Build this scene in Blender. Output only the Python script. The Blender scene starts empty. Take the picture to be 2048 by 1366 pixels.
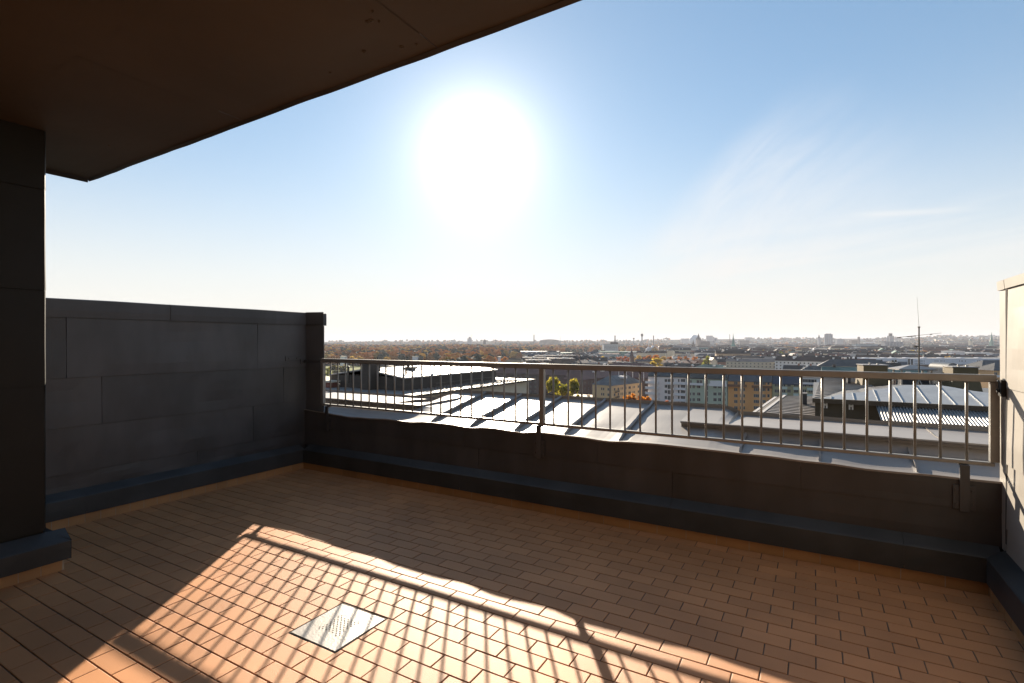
import bpy, math, random
from math import sin, cos, tan, atan, atan2, pi, radians, sqrt, exp
from mathutils import Vector, Matrix, noise
random.seed(7)
S = bpy.context.scene
# ---------------------------------------------------------------- camera
F = 1040.0; TH = atan(606/1040); CH = 1.4
RX = (cos(TH), sin(TH)); VX = (-sin(TH), cos(TH))
cam = bpy.data.cameras.new('camera'); co = bpy.data.objects.new('camera', cam)
S.collection.objects.link(co); S.camera = co
co.location = (0, 0, CH); co.rotation_euler = (pi/2, 0, TH)
cam.sensor_width = 36; cam.lens = 36*F/2048; cam.clip_start = 0.05; cam.clip_end = 40000
# ---------------------------------------------------------------- light
SEL = radians(20.18); SX, SY = -0.5596, 0.8288
SUN = Vector((SX*cos(SEL), SY*cos(SEL), sin(SEL)))
sl = bpy.data.lights.new('sun', 'SUN'); sl.energy = 5.0; sl.angle = radians(0.53); sl.color = (1.0, 0.86, 0.68)
so = bpy.data.objects.new('sun', sl); S.collection.objects.link(so)
so.rotation_euler = SUN.to_track_quat('Z', 'Y').to_euler(); so.location = SUN*50
W = bpy.data.worlds.new('World'); S.world = W; W.use_nodes = True
wn = W.node_tree.nodes; wl = W.node_tree.links; wn.clear()
def WN(t, **k):
    n = wn.new(t)
    for a, b in k.items(): setattr(n, a, b)
    return n
def wmath(op, a, b=None, c=None, clamp=False):
    n = WN('ShaderNodeMath', operation=op, use_clamp=clamp)
    for i, v in enumerate((a, b, c)):
        if v is None: continue
        if isinstance(v, (int, float)): n.inputs[i].default_value = v
        else: wl.new(v, n.inputs[i])
    return n.outputs[0]
sky = WN('ShaderNodeTexSky', sky_type='NISHITA', sun_disc=False)
sky.sun_elevation = SEL; sky.sun_rotation = atan2(SX, SY); sky.altitude = 40
sky.air_density = 1.0; sky.dust_density = 0.15; sky.ozone_density = 1.6
out = WN('ShaderNodeOutputWorld'); bg = WN('ShaderNodeBackground'); bg.inputs[1].default_value = 0.05
tc = WN('ShaderNodeTexCoord')
sxyz = WN('ShaderNodeSeparateXYZ'); wl.new(tc.outputs['Generated'], sxyz.inputs[0])
def dirdot(v):
    n = WN('ShaderNodeVectorMath', operation='DOT_PRODUCT'); wl.new(tc.outputs['Generated'], n.inputs[0]); n.inputs[1].default_value = v; return n.outputs['Value']
az = wmath('MULTIPLY', wmath('ARCTAN2', sxyz.outputs[0], sxyz.outputs[1]), 57.2958)      # compass degrees from +Y
el = wmath('MULTIPLY', wmath('ARCSINE', sxyz.outputs[2]), 57.2958)
tn = WN('ShaderNodeMix', data_type='RGBA', blend_type='MULTIPLY'); tn.inputs[0].default_value = 1; wl.new(sky.outputs[0], tn.inputs[6]); tn.inputs[7].default_value = (0.84, 1.0, 1.18, 1)
gm = WN('ShaderNodeGamma'); gm.inputs[1].default_value = 0.62; wl.new(tn.outputs[2], gm.inputs[0])
t2_ = WN('ShaderNodeMix', data_type='RGBA', blend_type='MULTIPLY'); t2_.inputs[0].default_value = 1; wl.new(gm.outputs[0], t2_.inputs[6]); t2_.inputs[7].default_value = (1.64, 1.86, 1.93, 1)
# thin cirrus: one long veil leaning right, low level streaks, and a short old contrail
def cnoise(kx, ky, a, b, detail, seed):
    c = WN('ShaderNodeCombineXYZ'); wl.new(wmath('MULTIPLY', a, kx), c.inputs[0]); wl.new(wmath('MULTIPLY', b, ky), c.inputs[1]); c.inputs[2].default_value = seed
    n = WN('ShaderNodeTexNoise'); n.inputs['Scale'].default_value = 1; n.inputs['Detail'].default_value = detail; n.inputs['Roughness'].default_value = .58; n.inputs['Distortion'].default_value = .35
    wl.new(c.outputs[0], n.inputs['Vector']); return n.outputs[0]
def sstep(v, a, b):
    n = WN('ShaderNodeMapRange', interpolation_type='SMOOTHSTEP'); wl.new(v, n.inputs[0]); n.inputs[1].default_value = a; n.inputs[2].default_value = b; return n.outputs[0]
u_ = wmath('ADD', wmath('MULTIPLY', wmath('ADD', az, 13.3), .588), wmath('MULTIPLY', wmath('SUBTRACT', el, 10.6), .809))
s_ = wmath('SUBTRACT', wmath('MULTIPLY', wmath('ADD', az, 13.3), .809), wmath('MULTIPLY', wmath('SUBTRACT', el, 10.6), .588))
sb = wmath('ADD', s_, wmath('MULTIPLY', wmath('MULTIPLY', u_, u_), -.012))
veil = wmath('MULTIPLY', wmath('MULTIPLY', sstep(sb, -3.0, 1.6), sstep(sb, 20, 2)), wmath('MULTIPLY', sstep(u_, -5, 1), sstep(u_, 21, 9)))
veil = wmath('MULTIPLY', veil, wmath('MULTIPLY_ADD', sstep(cnoise(.10, .36, u_, sb, 7, 2.2), .26, .74), .70, .30))
low = wmath('MULTIPLY', wmath('MULTIPLY', sstep(el, 1.5, 4.5), sstep(el, 14, 7)), sstep(cnoise(.06, .62, az, wmath('SUBTRACT', el, wmath('MULTIPLY', az, .10)), 6, 7.7), .42, .66))
low = wmath('MULTIPLY', low, sstep(az, -22, -6))
ce = wmath('SUBTRACT', wmath('ADD', el, wmath('MULTIPLY', az, .085)), 11.75)
con = wmath('MULTIPLY', wmath('EXPONENT', wmath('MULTIPLY', wmath('MULTIPLY', ce, ce), -16)), wmath('MULTIPLY', sstep(az, 2, 6), sstep(az, 14, 7)))
cl = wmath('ADD', wmath('ADD', wmath('MULTIPLY', veil, .62), wmath('MULTIPLY', low, .42)), wmath('MULTIPLY', con, .45), None, True)
mixc = WN('ShaderNodeMix', data_type='RGBA'); wl.new(cl, mixc.inputs[0]); wl.new(t2_.outputs[2], mixc.inputs[6]); mixc.inputs[7].default_value = (7.0, 7.25, 7.7, 1)
# pale band of thick bright air low over the horizon
zz_ = wmath('MAXIMUM', sxyz.outputs[2], 0.0)
hz = wmath('MULTIPLY', wmath('EXPONENT', wmath('MULTIPLY', wmath('MULTIPLY', zz_, zz_), -20)), 0.93)
mixh = WN('ShaderNodeMix', data_type='RGBA'); wl.new(hz, mixh.inputs[0]); wl.new(mixc.outputs[2], mixh.inputs[6]); mixh.inputs[7].default_value = (7.7, 7.3, 6.75, 1)
wl.new(mixh.outputs[2], bg.inputs[0])
# aureole of the sun in the sky
th = wmath('MULTIPLY', wmath('ARCCOSINE', wmath('MINIMUM', dirdot(SUN), 0.99999)), 57.2958)
gl = wmath('MULTIPLY', wmath('EXPONENT', wmath('MULTIPLY', th, -0.37)), 1.05)
gl2 = wmath('MULTIPLY', wmath('EXPONENT', wmath('MULTIPLY', th, -0.13)), 0.085)
bg2 = WN('ShaderNodeBackground'); bg2.inputs[0].default_value = (1.0, 0.86, 0.74, 1); wl.new(wmath('ADD', gl, gl2), bg2.inputs[1])
add = WN('ShaderNodeAddShader'); wl.new(bg.outputs[0], add.inputs[0]); wl.new(bg2.outputs[0], add.inputs[1]); wl.new(add.outputs[0], out.inputs[0])
S.view_settings.view_transform = 'Standard'; S.view_settings.look = 'None'; S.view_settings.gamma = 1; S.view_settings.exposure = 1.35
S.cycles.max_bounces = 7; S.cycles.diffuse_bounces = 4; S.cycles.transparent_max_bounces = 8; S.cycles.volume_bounces = 0
S.cycles.sample_clamp_indirect = 6
# ---------------------------------------------------------------- helpers
def at(px, py, Y):
    X = (px-1024)*Y/F
    return Vector((X*RX[0]+Y*VX[0], X*RX[1]+Y*VX[1], CH-(py-683)*Y/F))
def xy(px, Y): p = at(px, 683, Y); return p.x, p.y
def on_y(px, py, y):
    d = (px-1024)/F*RX[1]+VX[1]; return at(px, py, y/d)
MC = {}
def mat(name, col, rough=0.6, metal=0.0, var=0.12, scale=3.0, bump=0.0, bscale=30.0, col2=None, trans=0.0, island=0.0, spec=0.5, stretch=None, thr=None):
    if name in MC: return MC[name]
    m = bpy.data.materials.new(name); m.use_nodes = True; MC[name] = m
    N = m.node_tree.nodes; L = m.node_tree.links; b = N['Principled BSDF']
    b.inputs['Roughness'].default_value = rough; b.inputs['Metallic'].default_value = metal
    if 'Specular IOR Level' in b.inputs: b.inputs['Specular IOR Level'].default_value = spec
    g = N.new('ShaderNodeNewGeometry'); v = g.outputs['Position']
    if stretch:
        mm = N.new('ShaderNodeMapping'); mm.inputs['Scale'].default_value = stretch; L.new(v, mm.inputs[0]); v = mm.outputs[0]
    n = N.new('ShaderNodeTexNoise'); n.inputs['Scale'].default_value = scale; n.inputs['Detail'].default_value = 6; L.new(v, n.inputs['Vector'])
    r = N.new('ShaderNodeValToRGB'); L.new(n.outputs[0], r.inputs[0])
    lo, hi = thr or (0.32, 0.68)
    r.color_ramp.elements[0].position = lo; r.color_ramp.elements[1].position = hi
    c2 = col2 or tuple(c*(1+var) for c in col); c1 = col if col2 else tuple(c*(1-var) for c in col)
    r.color_ramp.elements[0].color = (*c1, 1); r.color_ramp.elements[1].color = (*c2, 1)
    cs = r.outputs[0]
    if island:
        h = N.new('ShaderNodeHueSaturation'); ma = N.new('ShaderNodeMath'); ma.operation = 'MULTIPLY_ADD'
        L.new(g.outputs['Random Per Island'], ma.inputs[0]); ma.inputs[1].default_value = 2*island; ma.inputs[2].default_value = 1-island
        L.new(ma.outputs[0], h.inputs['Value']); L.new(cs, h.inputs['Color']); cs = h.outputs[0]
    L.new(cs, b.inputs['Base Color'])
    if bump:
        n2 = N.new('ShaderNodeTexNoise'); n2.inputs['Scale'].default_value = bscale; n2.inputs['Detail'].default_value = 4; L.new(v, n2.inputs['Vector'])
        bp = N.new('ShaderNodeBump'); bp.inputs['Strength'].default_value = min(1, bump); bp.inputs['Distance'].default_value = 0.004 if bscale > 5 else 0.03
        L.new(n2.outputs[0], bp.inputs['Height']); L.new(bp.outputs[0], b.inputs['Normal'])
    if trans:
        t = N.new('ShaderNodeBsdfTranslucent'); L.new(cs, t.inputs[0]); mx = N.new('ShaderNodeMixShader'); mx.inputs[0].default_value = trans
        L.new(b.outputs[0], mx.inputs[1]); L.new(t.outputs[0], mx.inputs[2]); L.new(mx.outputs[0], N['Material Output'].inputs[0])
    return m
class MB:
    def __init__(s): s.v = []; s.f = []; s.m = []
    def face(s, pts, m=0):
        k = len(s.v); s.v += [tuple(p) for p in pts]; s.f.append(tuple(range(k, k+len(pts)))); s.m.append(m); return s
    def raw(s, vs, fs, m=0):
        k = len(s.v); s.v += [tuple(p) for p in vs]
        for f in fs: s.f.append(tuple(i+k for i in f)); s.m.append(m)
        return s
    def box(s, a, b, m=0, M=None, topm=None):
        x0, y0, z0 = a; x1, y1, z1 = b
        vs = [Vector(p) for p in ((x0,y0,z0),(x1,y0,z0),(x1,y1,z0),(x0,y1,z0),(x0,y0,z1),(x1,y0,z1),(x1,y1,z1),(x0,y1,z1))]
        if M is not None: vs = [M @ p for p in vs]
        s.raw(vs, [(0,3,2,1),(0,1,5,4),(1,2,6,5),(2,3,7,6),(3,0,4,7)], m); s.raw(vs[4:], [(0,1,2,3)], m if topm is None else topm); return s
    def extr(s, pts, d, m=0):       # closed polygon pts (3D) extruded by vector d
        n = len(pts); d = Vector(d); vs = [Vector(p) for p in pts]; vs += [p+d for p in vs]
        fs = [tuple(range(n))[::-1], tuple(range(n, 2*n))]+[(i, (i+1) % n, n+(i+1) % n, n+i) for i in range(n)]
        return s.raw(vs, fs, m)
    def tube(s, p0, p1, r0, r1=None, n=8, m=0, cap=True):
        r1 = r0 if r1 is None else r1; p0 = Vector(p0); p1 = Vector(p1); q = (p1-p0).to_track_quat('Z', 'Y')
        vs = [p0+q @ Vector((r0*cos(2*pi*i/n), r0*sin(2*pi*i/n), 0)) for i in range(n)]+[p1+q @ Vector((r1*cos(2*pi*i/n), r1*sin(2*pi*i/n), 0)) for i in range(n)]
        fs = [(i, (i+1) % n, n+(i+1) % n, n+i) for i in range(n)]
        if cap: fs += [tuple(range(n))[::-1], tuple(range(n, 2*n))]
        return s.raw(vs, fs, m)
    def lathe(s, c, prof, n=12, m=0):
        c = Vector(c); vs = []; fs = []
        for r, z in prof: vs += [c+Vector((r*cos(2*pi*i/n), r*sin(2*pi*i/n), z)) for i in range(n)]
        for j in range(len(prof)-1):
            for i in range(n): fs.append((j*n+i, j*n+(i+1) % n, (j+1)*n+(i+1) % n, (j+1)*n+i))
        fs.append(tuple(range((len(prof)-1)*n, len(prof)*n)))
        return s.raw(vs, fs, m)
    def grid(s, fn, nu, nv, m=0):
        vs = [fn(i/nu, j/nv) for j in range(nv+1) for i in range(nu+1)]
        return s.raw(vs, [(j*(nu+1)+i, j*(nu+1)+i+1, (j+1)*(nu+1)+i+1, (j+1)*(nu+1)+i) for j in range(nv) for i in range(nu)], m)
    def mesh(s, name, mats):
        me = bpy.data.meshes.new(name); me.from_pydata(s.v, [], s.f)
        for q in (mats if isinstance(mats, (list, tuple)) else [mats]): me.materials.append(q)
        me.polygons.foreach_set('material_index', s.m); me.update(); return me
    def build(s, name, mats, parent=None, loc=None, smooth=False):
        me = s.mesh(name, mats)
        if smooth: me.polygons.foreach_set('use_smooth', [True]*len(me.polygons))
        return obj(name, me, parent, loc)
def obj(name, me, parent=None, loc=None):
    o = bpy.data.objects.new(name, me); S.collection.objects.link(o)
    if parent is not None:
        o.parent = parent
        if loc is None and parent.type == 'EMPTY': o.matrix_parent_inverse = Matrix.LocRotScale(parent.location, parent.rotation_euler, None).inverted()
    if loc is not None: o.location = loc
    return o
def tag(o, label, cat, group=None, kind=None):
    if label: o['label'] = label
    if cat: o['category'] = cat
    if group: o['group'] = group
    if kind: o['kind'] = kind
    return o
def thing(name, label, cat, loc=(0, 0, 0), rz=0, group=None):
    o = bpy.data.objects.new(name, None); S.collection.objects.link(o); o.empty_display_size = 0.2
    o.location = loc; o.rotation_euler = (0, 0, rz); return tag(o, label, cat, group)
def lerp(t, P):
    if t <= P[0][0]: return P[0][1]
    for (a, u), (b, v) in zip(P, P[1:]):
        if t <= b:
            k = (t-a)/(b-a); k = k*k*(3-2*k); return u+(v-u)*k
    return P[-1][1]
def nz3(x, y, z): return noise.noise(Vector((x, y, z)))
# ---------------------------------------------------------------- materials near
M_clad = mat('dark_sheet_metal', (0.056, 0.055, 0.058), 0.46, 0.0, 0.24, 4.0, 0.5, 7, spec=0.5, island=.18, stretch=(1, 1, .4))
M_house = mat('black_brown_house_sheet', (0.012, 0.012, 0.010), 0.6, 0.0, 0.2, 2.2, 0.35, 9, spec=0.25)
M_cladb = mat('sheet_metal_plinth', (0.05, 0.052, 0.054), 0.46, 0.0, 0.25, 3, 0.3, 9, spec=.35)
M_clad_lit = mat('pale_sheet_metal', (0.31, 0.285, 0.25), 0.50, 0.0, 0.10, 2.2, 0.35, 9, spec=0.45)  # same cladding metal made paler; the sunlight on it is in the colour
M_roofm = mat('roof_sheet_metal', (0.235, 0.215, 0.20), 0.44, 0.0, 0.12, 2.0, 0.3, 6, spec=.8)
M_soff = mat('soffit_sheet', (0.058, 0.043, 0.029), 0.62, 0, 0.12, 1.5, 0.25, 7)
M_rail = mat('rail_painted_steel', (0.27, 0.26, 0.24), 0.45, 0.35, 0.08, 12, 0.2, 60)
M_tile = mat('clay_floor_tile', (0.54, 0.248, 0.105), 0.56, 0, 0.16, 1.3, 0.5, 260, island=0.09, spec=0.35)
M_skirt = mat('clay_skirting_tile', (0.46, 0.25, 0.11), 0.5, 0, 0.12, 3, 0.4, 150, island=0.08)
M_grout = mat('grout', (0.14, 0.10, 0.07), 0.9, 0, 0.25, 30)
M_steel = mat('drain_steel', (0.33, 0.31, 0.285), 0.40, 0.35, 0.10, 14, 0.3, 80)
M_black = mat('black_gap', (0.012, 0.011, 0.010), 0.9)
M_dark = mat('dark_brown_sheet', (0.085, 0.065, 0.045), 0.6, 0, 0.15, 1.5)
# ---------------------------------------------------------------- terrace floor
XL, XR, YP = -4.88, 0.83, 3.805
fl = MB()
fl.face([(XL-.12, -2.5, -.0035), (XR+.12, -2.5, -.0035), (XR+.12, YP+.12, -.0035), (XL-.12, YP+.12, -.0035)], 1)
def sub(r, h):
    x0, y0, x1, y1 = r; a, b, c, d = h
    if x1 <= a or x0 >= c or y1 <= b or y0 >= d: return [r]
    o = []
    if x0 < a: o.append((x0, y0, a, y1)); x0 = a
    if x1 > c: o.append((c, y0, x1, y1)); x1 = c
    if y0 < b: o.append((x0, y0, x1, b))
    if y1 > d: o.append((x0, d, x1, y1))
    return o
DR = (-2.186, 1.620, -1.866, 1.948)
PY, PX_ = 0.1025, 0.2045; y = 1.651-PY*41; row = 0
while y < YP+.02:
    x = -1.633-PX_*18 + (PX_/2 if row % 2 else 0)
    while x < XR+.05:
        for r in sub((x+.0028, y+.0028, x+PX_-.0028, y+PY-.0028), (DR[0]-.004, DR[1]-.004, DR[2]+.004, DR[3]+.004)):
            x0, y0, x1, y1 = r; x0 = max(x0, XL-.03); x1 = min(x1, XR+.03)
            if x1-x0 < .012 or y1-y0 < .012: continue
            tx, ty = random.gauss(0, .0030), random.gauss(0, .0045); dz = random.gauss(0, .0004); b = .0022
            cx, cy = (x0+x1)/2, (y0+y1)/2; zf = lambda X, Y: dz+(X-cx)*tx+(Y-cy)*ty
            o = [(x0, y0), (x1, y0), (x1, y1), (x0, y1)]; i = [(x0+b, y0+b), (x1-b, y0+b), (x1-b, y1-b), (x0+b, y1-b)]
            vs = [(X, Y, -.0036) for X, Y in o]+[(X, Y, -.0011+zf(X, Y)) for X, Y in o]+[(X, Y, zf(X, Y)) for X, Y in i]
            fl.raw(vs, [(k, (k+1) % 4, 4+(k+1) % 4, 4+k) for k in range(4)]+[(4+k, 4+(k+1) % 4, 8+(k+1) % 4, 8+k) for k in range(4)]+[(8, 9, 10, 11)], 0)
        x += PX_
    y += PY; row += 1
    if row == 1: row = 1
tag(fl.build('floor', [M_tile, M_grout]), 'terracotta brick-shaped clay tiles laid in running bond on the roof terrace', None, kind='structure')
# row parity: the joint at x=-1.633 belongs to the row that starts at y=1.651
# ---------------------------------------------------------------- floor drain
t = thing('floor_drain_cover', 'square steel drain plate with small round holes set in the sunlit floor tiles', 'drain cover', ((DR[0]+DR[2])/2, (DR[1]+DR[3])/2, 0))
cx, cy = t.location.x, t.location.y; hw, hh = (DR[2]-DR[0])/2, (DR[3]-DR[1])/2
p = MB(); p.box((cx-hw+.007, cy-hh+.007, -.003), (cx+hw-.007, cy+hh-.007, .0015)); p.build('plate', M_steel, t)
fr = MB()
for a, b in (((-hw, -hh), (hw, -hh+.005)), ((-hw, hh-.005), (hw, hh)), ((-hw, -hh+.005), (-hw+.005, hh-.005)), ((hw-.005, -hh+.005), (hw, hh-.005))):
    fr.box((cx+a[0], cy+a[1], -.0034), (cx+b[0], cy+b[1], -.0012))
fr.build('frame', M_black, t)
hl = MB()
for k in range(4):
    for i in range(9):
        for j in range(9):
            u, v = (i+.5)*.0165, (j+.5)*.0165
            if u**.72+v**.72 < .118**.72:
                a = k*pi/2+pi/4; X = u*cos(a)-v*sin(a); Y = u*sin(a)+v*cos(a)
                hl.raw([(cx+X+.0038*cos(q*pi/4), cy+Y+.0038*sin(q*pi/4), .0023) for q in range(8)], [tuple(range(8))])
hl.build('perforation', M_black, t)
# ---------------------------------------------------------------- sheet clad walls
def panels(mb, axis, pos, sgn, us, zs, m=0, stagger=(), amp=.0035, seed=0, lap=.006):
    """clad a wall plane: axis 'x' means plane x=pos (u runs along y); sgn = outward direction"""
    for k, (z0, z1) in enumerate(zip(zs, zs[1:])):
        cuts = us[k] if isinstance(us[0], (list, tuple)) else us
        for u0, u1 in zip(cuts, cuts[1:]):
            nu = max(4, int((u1-u0)/.09)); nv = max(3, int((z1-z0)/.09)); off = random.uniform(0, .0012)
            def fn(a, b):
                u = u0+.0015+(u1-u0-.003)*a; z = z0+.0015+(z1-z0-.003)*b
                e = min(1, 6*min(a, 1-a))*min(1, 4*min(b, 1-b))
                d = lap*(1-b)+off+e*amp*(nz3(u*2.1, z*3.0, seed+k*3.1+u0)+.6*nz3(u*5, z*6, seed))*2.2
                w = .0015*nz3(u*7, k*9.1, seed) if b == 0 else 0
                q = pos+sgn*d
                return (q, u, z+w) if axis == 'x' else (u, q, z+w)
            mb.grid(fn, nu, nv, m)
            # folded lower and side edges
            for (ua, ub, za, zb) in ((u0+.0015, u1-.0015, z0+.0015, z0+.0015), (u0+.0015, u0+.0015, z0+.0015, z1-.0015), (u1-.0015, u1-.0015, z0+.0015, z1-.0015)):
                q1 = pos+sgn*(lap+off if za == zb else off+lap*.5); q2 = pos-sgn*.004
                P = [(q1, ua, za), (q1, ub, zb), (q2, ub, zb), (q2, ua, za)]
                if axis == 'y': P = [(a[1], a[0], a[2]) for a in P]
                mb.face(P, m)
def skirt(parent, axis, pos, sgn, u0, u1, h=.078, th=.02):
    mb = MB(); u = u0
    while u < u1-.01:
        v = min(u+PX_*(1 if axis == 'y' else .5), u1)
        a = (min(pos, pos-sgn*th), u+.002, -.003); b = (max(pos, pos-sgn*th), v-.002, h)
        if axis == 'y': a = (a[1], a[0], a[2]); b = (b[1], b[0], b[2])
        mb.box(a, b, 0); u = v
    a = (min(pos-sgn*.002, pos-sgn*th), u0, -.003); b = (max(pos-sgn*.002, pos-sgn*th), u1, h-.002)
    if axis == 'y': a = (a[1], a[0], a[2]); b = (b[1], b[0], b[2])
    mb.box(a, b, 1)
    return mb.build('skirting', [M_skirt, mat('pale_grout', (.42, .36, .28), .9)], parent)
def plinth(parent, axis, face, wall, u0, u1, seams, z0=.07, zf=.215, zb=.262, capu1=False, mt=None):
    """sheet metal plinth: vertical front at 'face', sloped top back to 'wall'"""
    mb = MB(); cuts = [u0]+list(seams)+[u1]
    for a, b in zip(cuts, cuts[1:]):
        n = max(2, int((b-a)/.15))
        def fn(s, r):
            u = a+.001+(b-a-.002)*s; w = .003*nz3(u*2, r*3, 5)
            pr = [(face, z0), (face, z0+.07), (face, zf-.008), (face+(wall-face)*.1, zf), (wall, zb)]
            q, z = pr[round(r*4)]
            z += w*.5*(r > .3); q += w*(r < .9)
            return (q, u, z) if axis == 'x' else (u, q, z)
        mb.grid(fn, n, 4)
    for u in ([u0, u1] if capu1 else []):
        P = [(face, z0), (face, zf-.008), (face+(wall-face)*.1, zf), (wall, zb), (wall, z0)]
        mb.face([(q, u, z) if axis == 'x' else (u, q, z) for q, z in P])
    P = [(face, z0), (wall, z0)]
    mb.face([((q, u, z) if axis == 'x' else (u, q, z)) for q, z, u in ((face, z0, u0), (face, z0, u1), (wall, z0, u1), (wall, z0, u0))])
    return mb.build('plinth', mt or M_cladb, parent)
# --- left wall
t = thing('terrace_side_wall', 'dark sheet-metal clad side wall in shade, left of the railing', 'wall', (-5.1, 2, 0))
mb = MB(); y0, y1 = 1.0, 4.14
panels(mb, 'x', -4.95, 1, [[y0, 2.7, y1], [y0, 1.45, 3.25, y1], [y0, 1.95, 3.6, 3.876, y1], [y0, 1.72, 3.3, 3.876, y1]], [.25, .385, .74, 1.12, 1.583], seed=3)
mb.box((-5.25, y0, -.5), (-4.958, y1-.004, 1.715))
panels(mb, 'y', y1, 1, [-5.25, -4.95], [-.4, .74, 1.58], seed=4)
mb.extr([(-4.955, 3.885, -.3), (-4.735, 3.952, -.3), (-4.80, 4.00, -.3), (-4.955, y1-.004, -.3)], (0, 0, 1.885))
mb.extr([(-4.943, 3.878, 1.587), (-4.728, 3.945, 1.587), (-4.80, 4.00, 1.587), (-4.95, y1-.04, 1.587)], (0, 0, .141))
mb.build('cladding', M_clad, t)
mb = MB(); ca = [(y0, 2.461, 0), (2.461, 3.505, .004), (3.505, 4.165, 0)]
for a, b, d in ca:
    mb.grid(lambda s, r: (lambda u: [(-4.940+d, u, 1.585), (-4.938+d, u, 1.64), (-4.94+d, u, 1.722+.004*nz3(u*1.7, 0, 2)), (-4.952+d, u, 1.728+.004*nz3(u*1.7, 0, 2)), (-5.27-d, u, 1.745), (-5.27-d, u, 1.6)][round(r*5)])(a+(b-a)*s), max(3, int((b-a)/.1)), 5)
    for u in (a, b): mb.face([(-4.94+d, u, 1.585), (-4.94+d, u, 1.722), (-4.952+d, u, 1.728), (-5.27-d, u, 1.745), (-5.27-d, u, 1.585)])
mb.build('coping', M_clad, t)
plinth(t, 'x', -4.865, -4.952, 1.35, 3.80, [1.82])
skirt(t, 'x', XL, 1, 1.2, YP)
# --- right wall
t = thing('terrace_side_wall', 'pale sheet-metal wall catching the sun, at the right end of the railing', 'wall', (1.1, 2, 0))
mb = MB()
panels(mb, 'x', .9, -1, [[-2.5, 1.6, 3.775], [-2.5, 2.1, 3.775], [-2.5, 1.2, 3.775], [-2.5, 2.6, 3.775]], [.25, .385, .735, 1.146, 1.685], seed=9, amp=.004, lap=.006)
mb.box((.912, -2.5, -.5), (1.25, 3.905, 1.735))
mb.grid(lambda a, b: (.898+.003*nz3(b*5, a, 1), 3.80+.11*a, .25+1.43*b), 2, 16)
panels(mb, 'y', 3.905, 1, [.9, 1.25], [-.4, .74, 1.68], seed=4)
mb.build('cladding', M_clad_lit, t)
mb = MB(); mb.grid(lambda a, b: (.8955+.002*nz3(b*6, a, 1), 3.776+.02*a+.004*nz3(b*9, 0, 3), .3+1.44*b), 1, 24); mb.build('joint', M_black, t)
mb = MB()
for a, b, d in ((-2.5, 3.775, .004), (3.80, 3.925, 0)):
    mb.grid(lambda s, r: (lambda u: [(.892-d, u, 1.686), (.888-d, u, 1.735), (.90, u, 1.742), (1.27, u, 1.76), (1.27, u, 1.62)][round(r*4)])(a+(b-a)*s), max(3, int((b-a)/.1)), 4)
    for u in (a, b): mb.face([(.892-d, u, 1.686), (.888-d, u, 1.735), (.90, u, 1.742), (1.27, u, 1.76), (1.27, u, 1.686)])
mb.build('coping', M_clad_lit, t)
plinth(t, 'x', .815, .897, -2.5, 3.80, [.4, 2.2], mt=M_cladb)
skirt(t, 'x', XR, -1, -2.5, YP)
# --- building wall on the left
t = thing('penthouse_wall', 'near-black sheet-clad house wall and corner at the left edge under the roof overhang', 'wall', (-4.3, 0, 0))
mb = MB()
panels(mb, 'x', -4.05, 1, [[-2.5, .2, 1.302]]*5+[[-2.5, .94, 1.302]], [.25, .735, 1.13, 1.71, 2.32, 2.68], seed=14)
mb.box((-6.5, -2.5, -.3), (-4.058, 1.294, 2.685))
mb.grid(lambda a, b: (-4.049-.011*a, 1.302+.008*a+.003*nz3(b*9, 0, 2), .25+2.43*b), 1, 24)
panels(mb, 'y', 1.306, 1, [-6.5, -5.2, -4.062], [.25, .735, 1.13, 1.71, 2.32, 2.68], seed=15)
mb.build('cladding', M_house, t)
plinth(t, 'x', -3.952, -4.047, -2.5, 1.40, [], zf=.185, zb=.238, capu1=True)
mb = MB(); mb.face([(-3.952, 1.40, .07), (-3.952, 1.40, .185), (-4.05, 1.306, .238), (-6, 1.306, .238), (-6, 1.40, .185), (-6, 1.40, .07)]); mb.face([(-3.952, 1.40, .185), (-4.05, 1.306, .238), (-6, 1.306, .238), (-6, 1.40, .185)])
mb.build('plinth', M_cladb, t)
skirt(t, 'x', -3.98, 1, 1.374-PY*36, 1.374)
# unseen house front behind the terrace, added to block light from behind
t = thing('house_facade', 'dark sheet-clad house front under the overhang', 'wall', (-1.6, -2.6, 0))
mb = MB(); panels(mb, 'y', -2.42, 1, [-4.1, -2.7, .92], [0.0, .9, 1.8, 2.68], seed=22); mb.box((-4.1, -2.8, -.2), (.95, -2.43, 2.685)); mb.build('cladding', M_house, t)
mb = MB(); mb.box((-12, -8, 2.91), (14, -.3, 9.5)); mb.build('upper_storey', M_clad, t)  # unseen upper storey, added to keep the back sky off shaded faces
mb = MB(); mb.box((-2.4, -2.42, .05), (-1.4, -2.38, 2.1)); mb.build('door', M_dark, t)
# ---------------------------------------------------------------- roof overhang
t = thing('roof_overhang', 'brown soffit of the roof overhang cutting across the upper left', 'roof', (-2, 0, 2.7))
ZC = 2.68; EX, EY = -4.93, 1.84
EYf = lambda x: 1.855-.0175*(x+4.9)-1.84
mb = MB()
xs = [EX, -2.86, -1.42, 0.05, 1.6, 3.2]
for yy0, yy1, cx_ in ((-2.8, 1.03, [EX, -3.5, -1.9, -.2, 1.4, 3.2]), (1.03, EY, xs)):
    for a, b in zip(cx_, cx_[1:]):
        s0 = random.random()*9
        mb.grid(lambda u, v: (a+.002+(b-a-.004)*u, yy0+.002+(yy1-yy0-.004)*v+(0 if yy1 < EY else v*(EYf(a+(b-a)*u)+.008*nz3((a+(b-a)*u)*2.3, 0, 7))), ZC+.005*min(1, 5*min(u, 1-u))*nz3(u*3+s0, v*3, s0)-(.003 if v == 1 else 0)), 14, 9)
mb.box((EX, -2.8, ZC+.012), (3.2, EY-.15, ZC+.22))
mb.build('soffit', M_soff, t)
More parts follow.
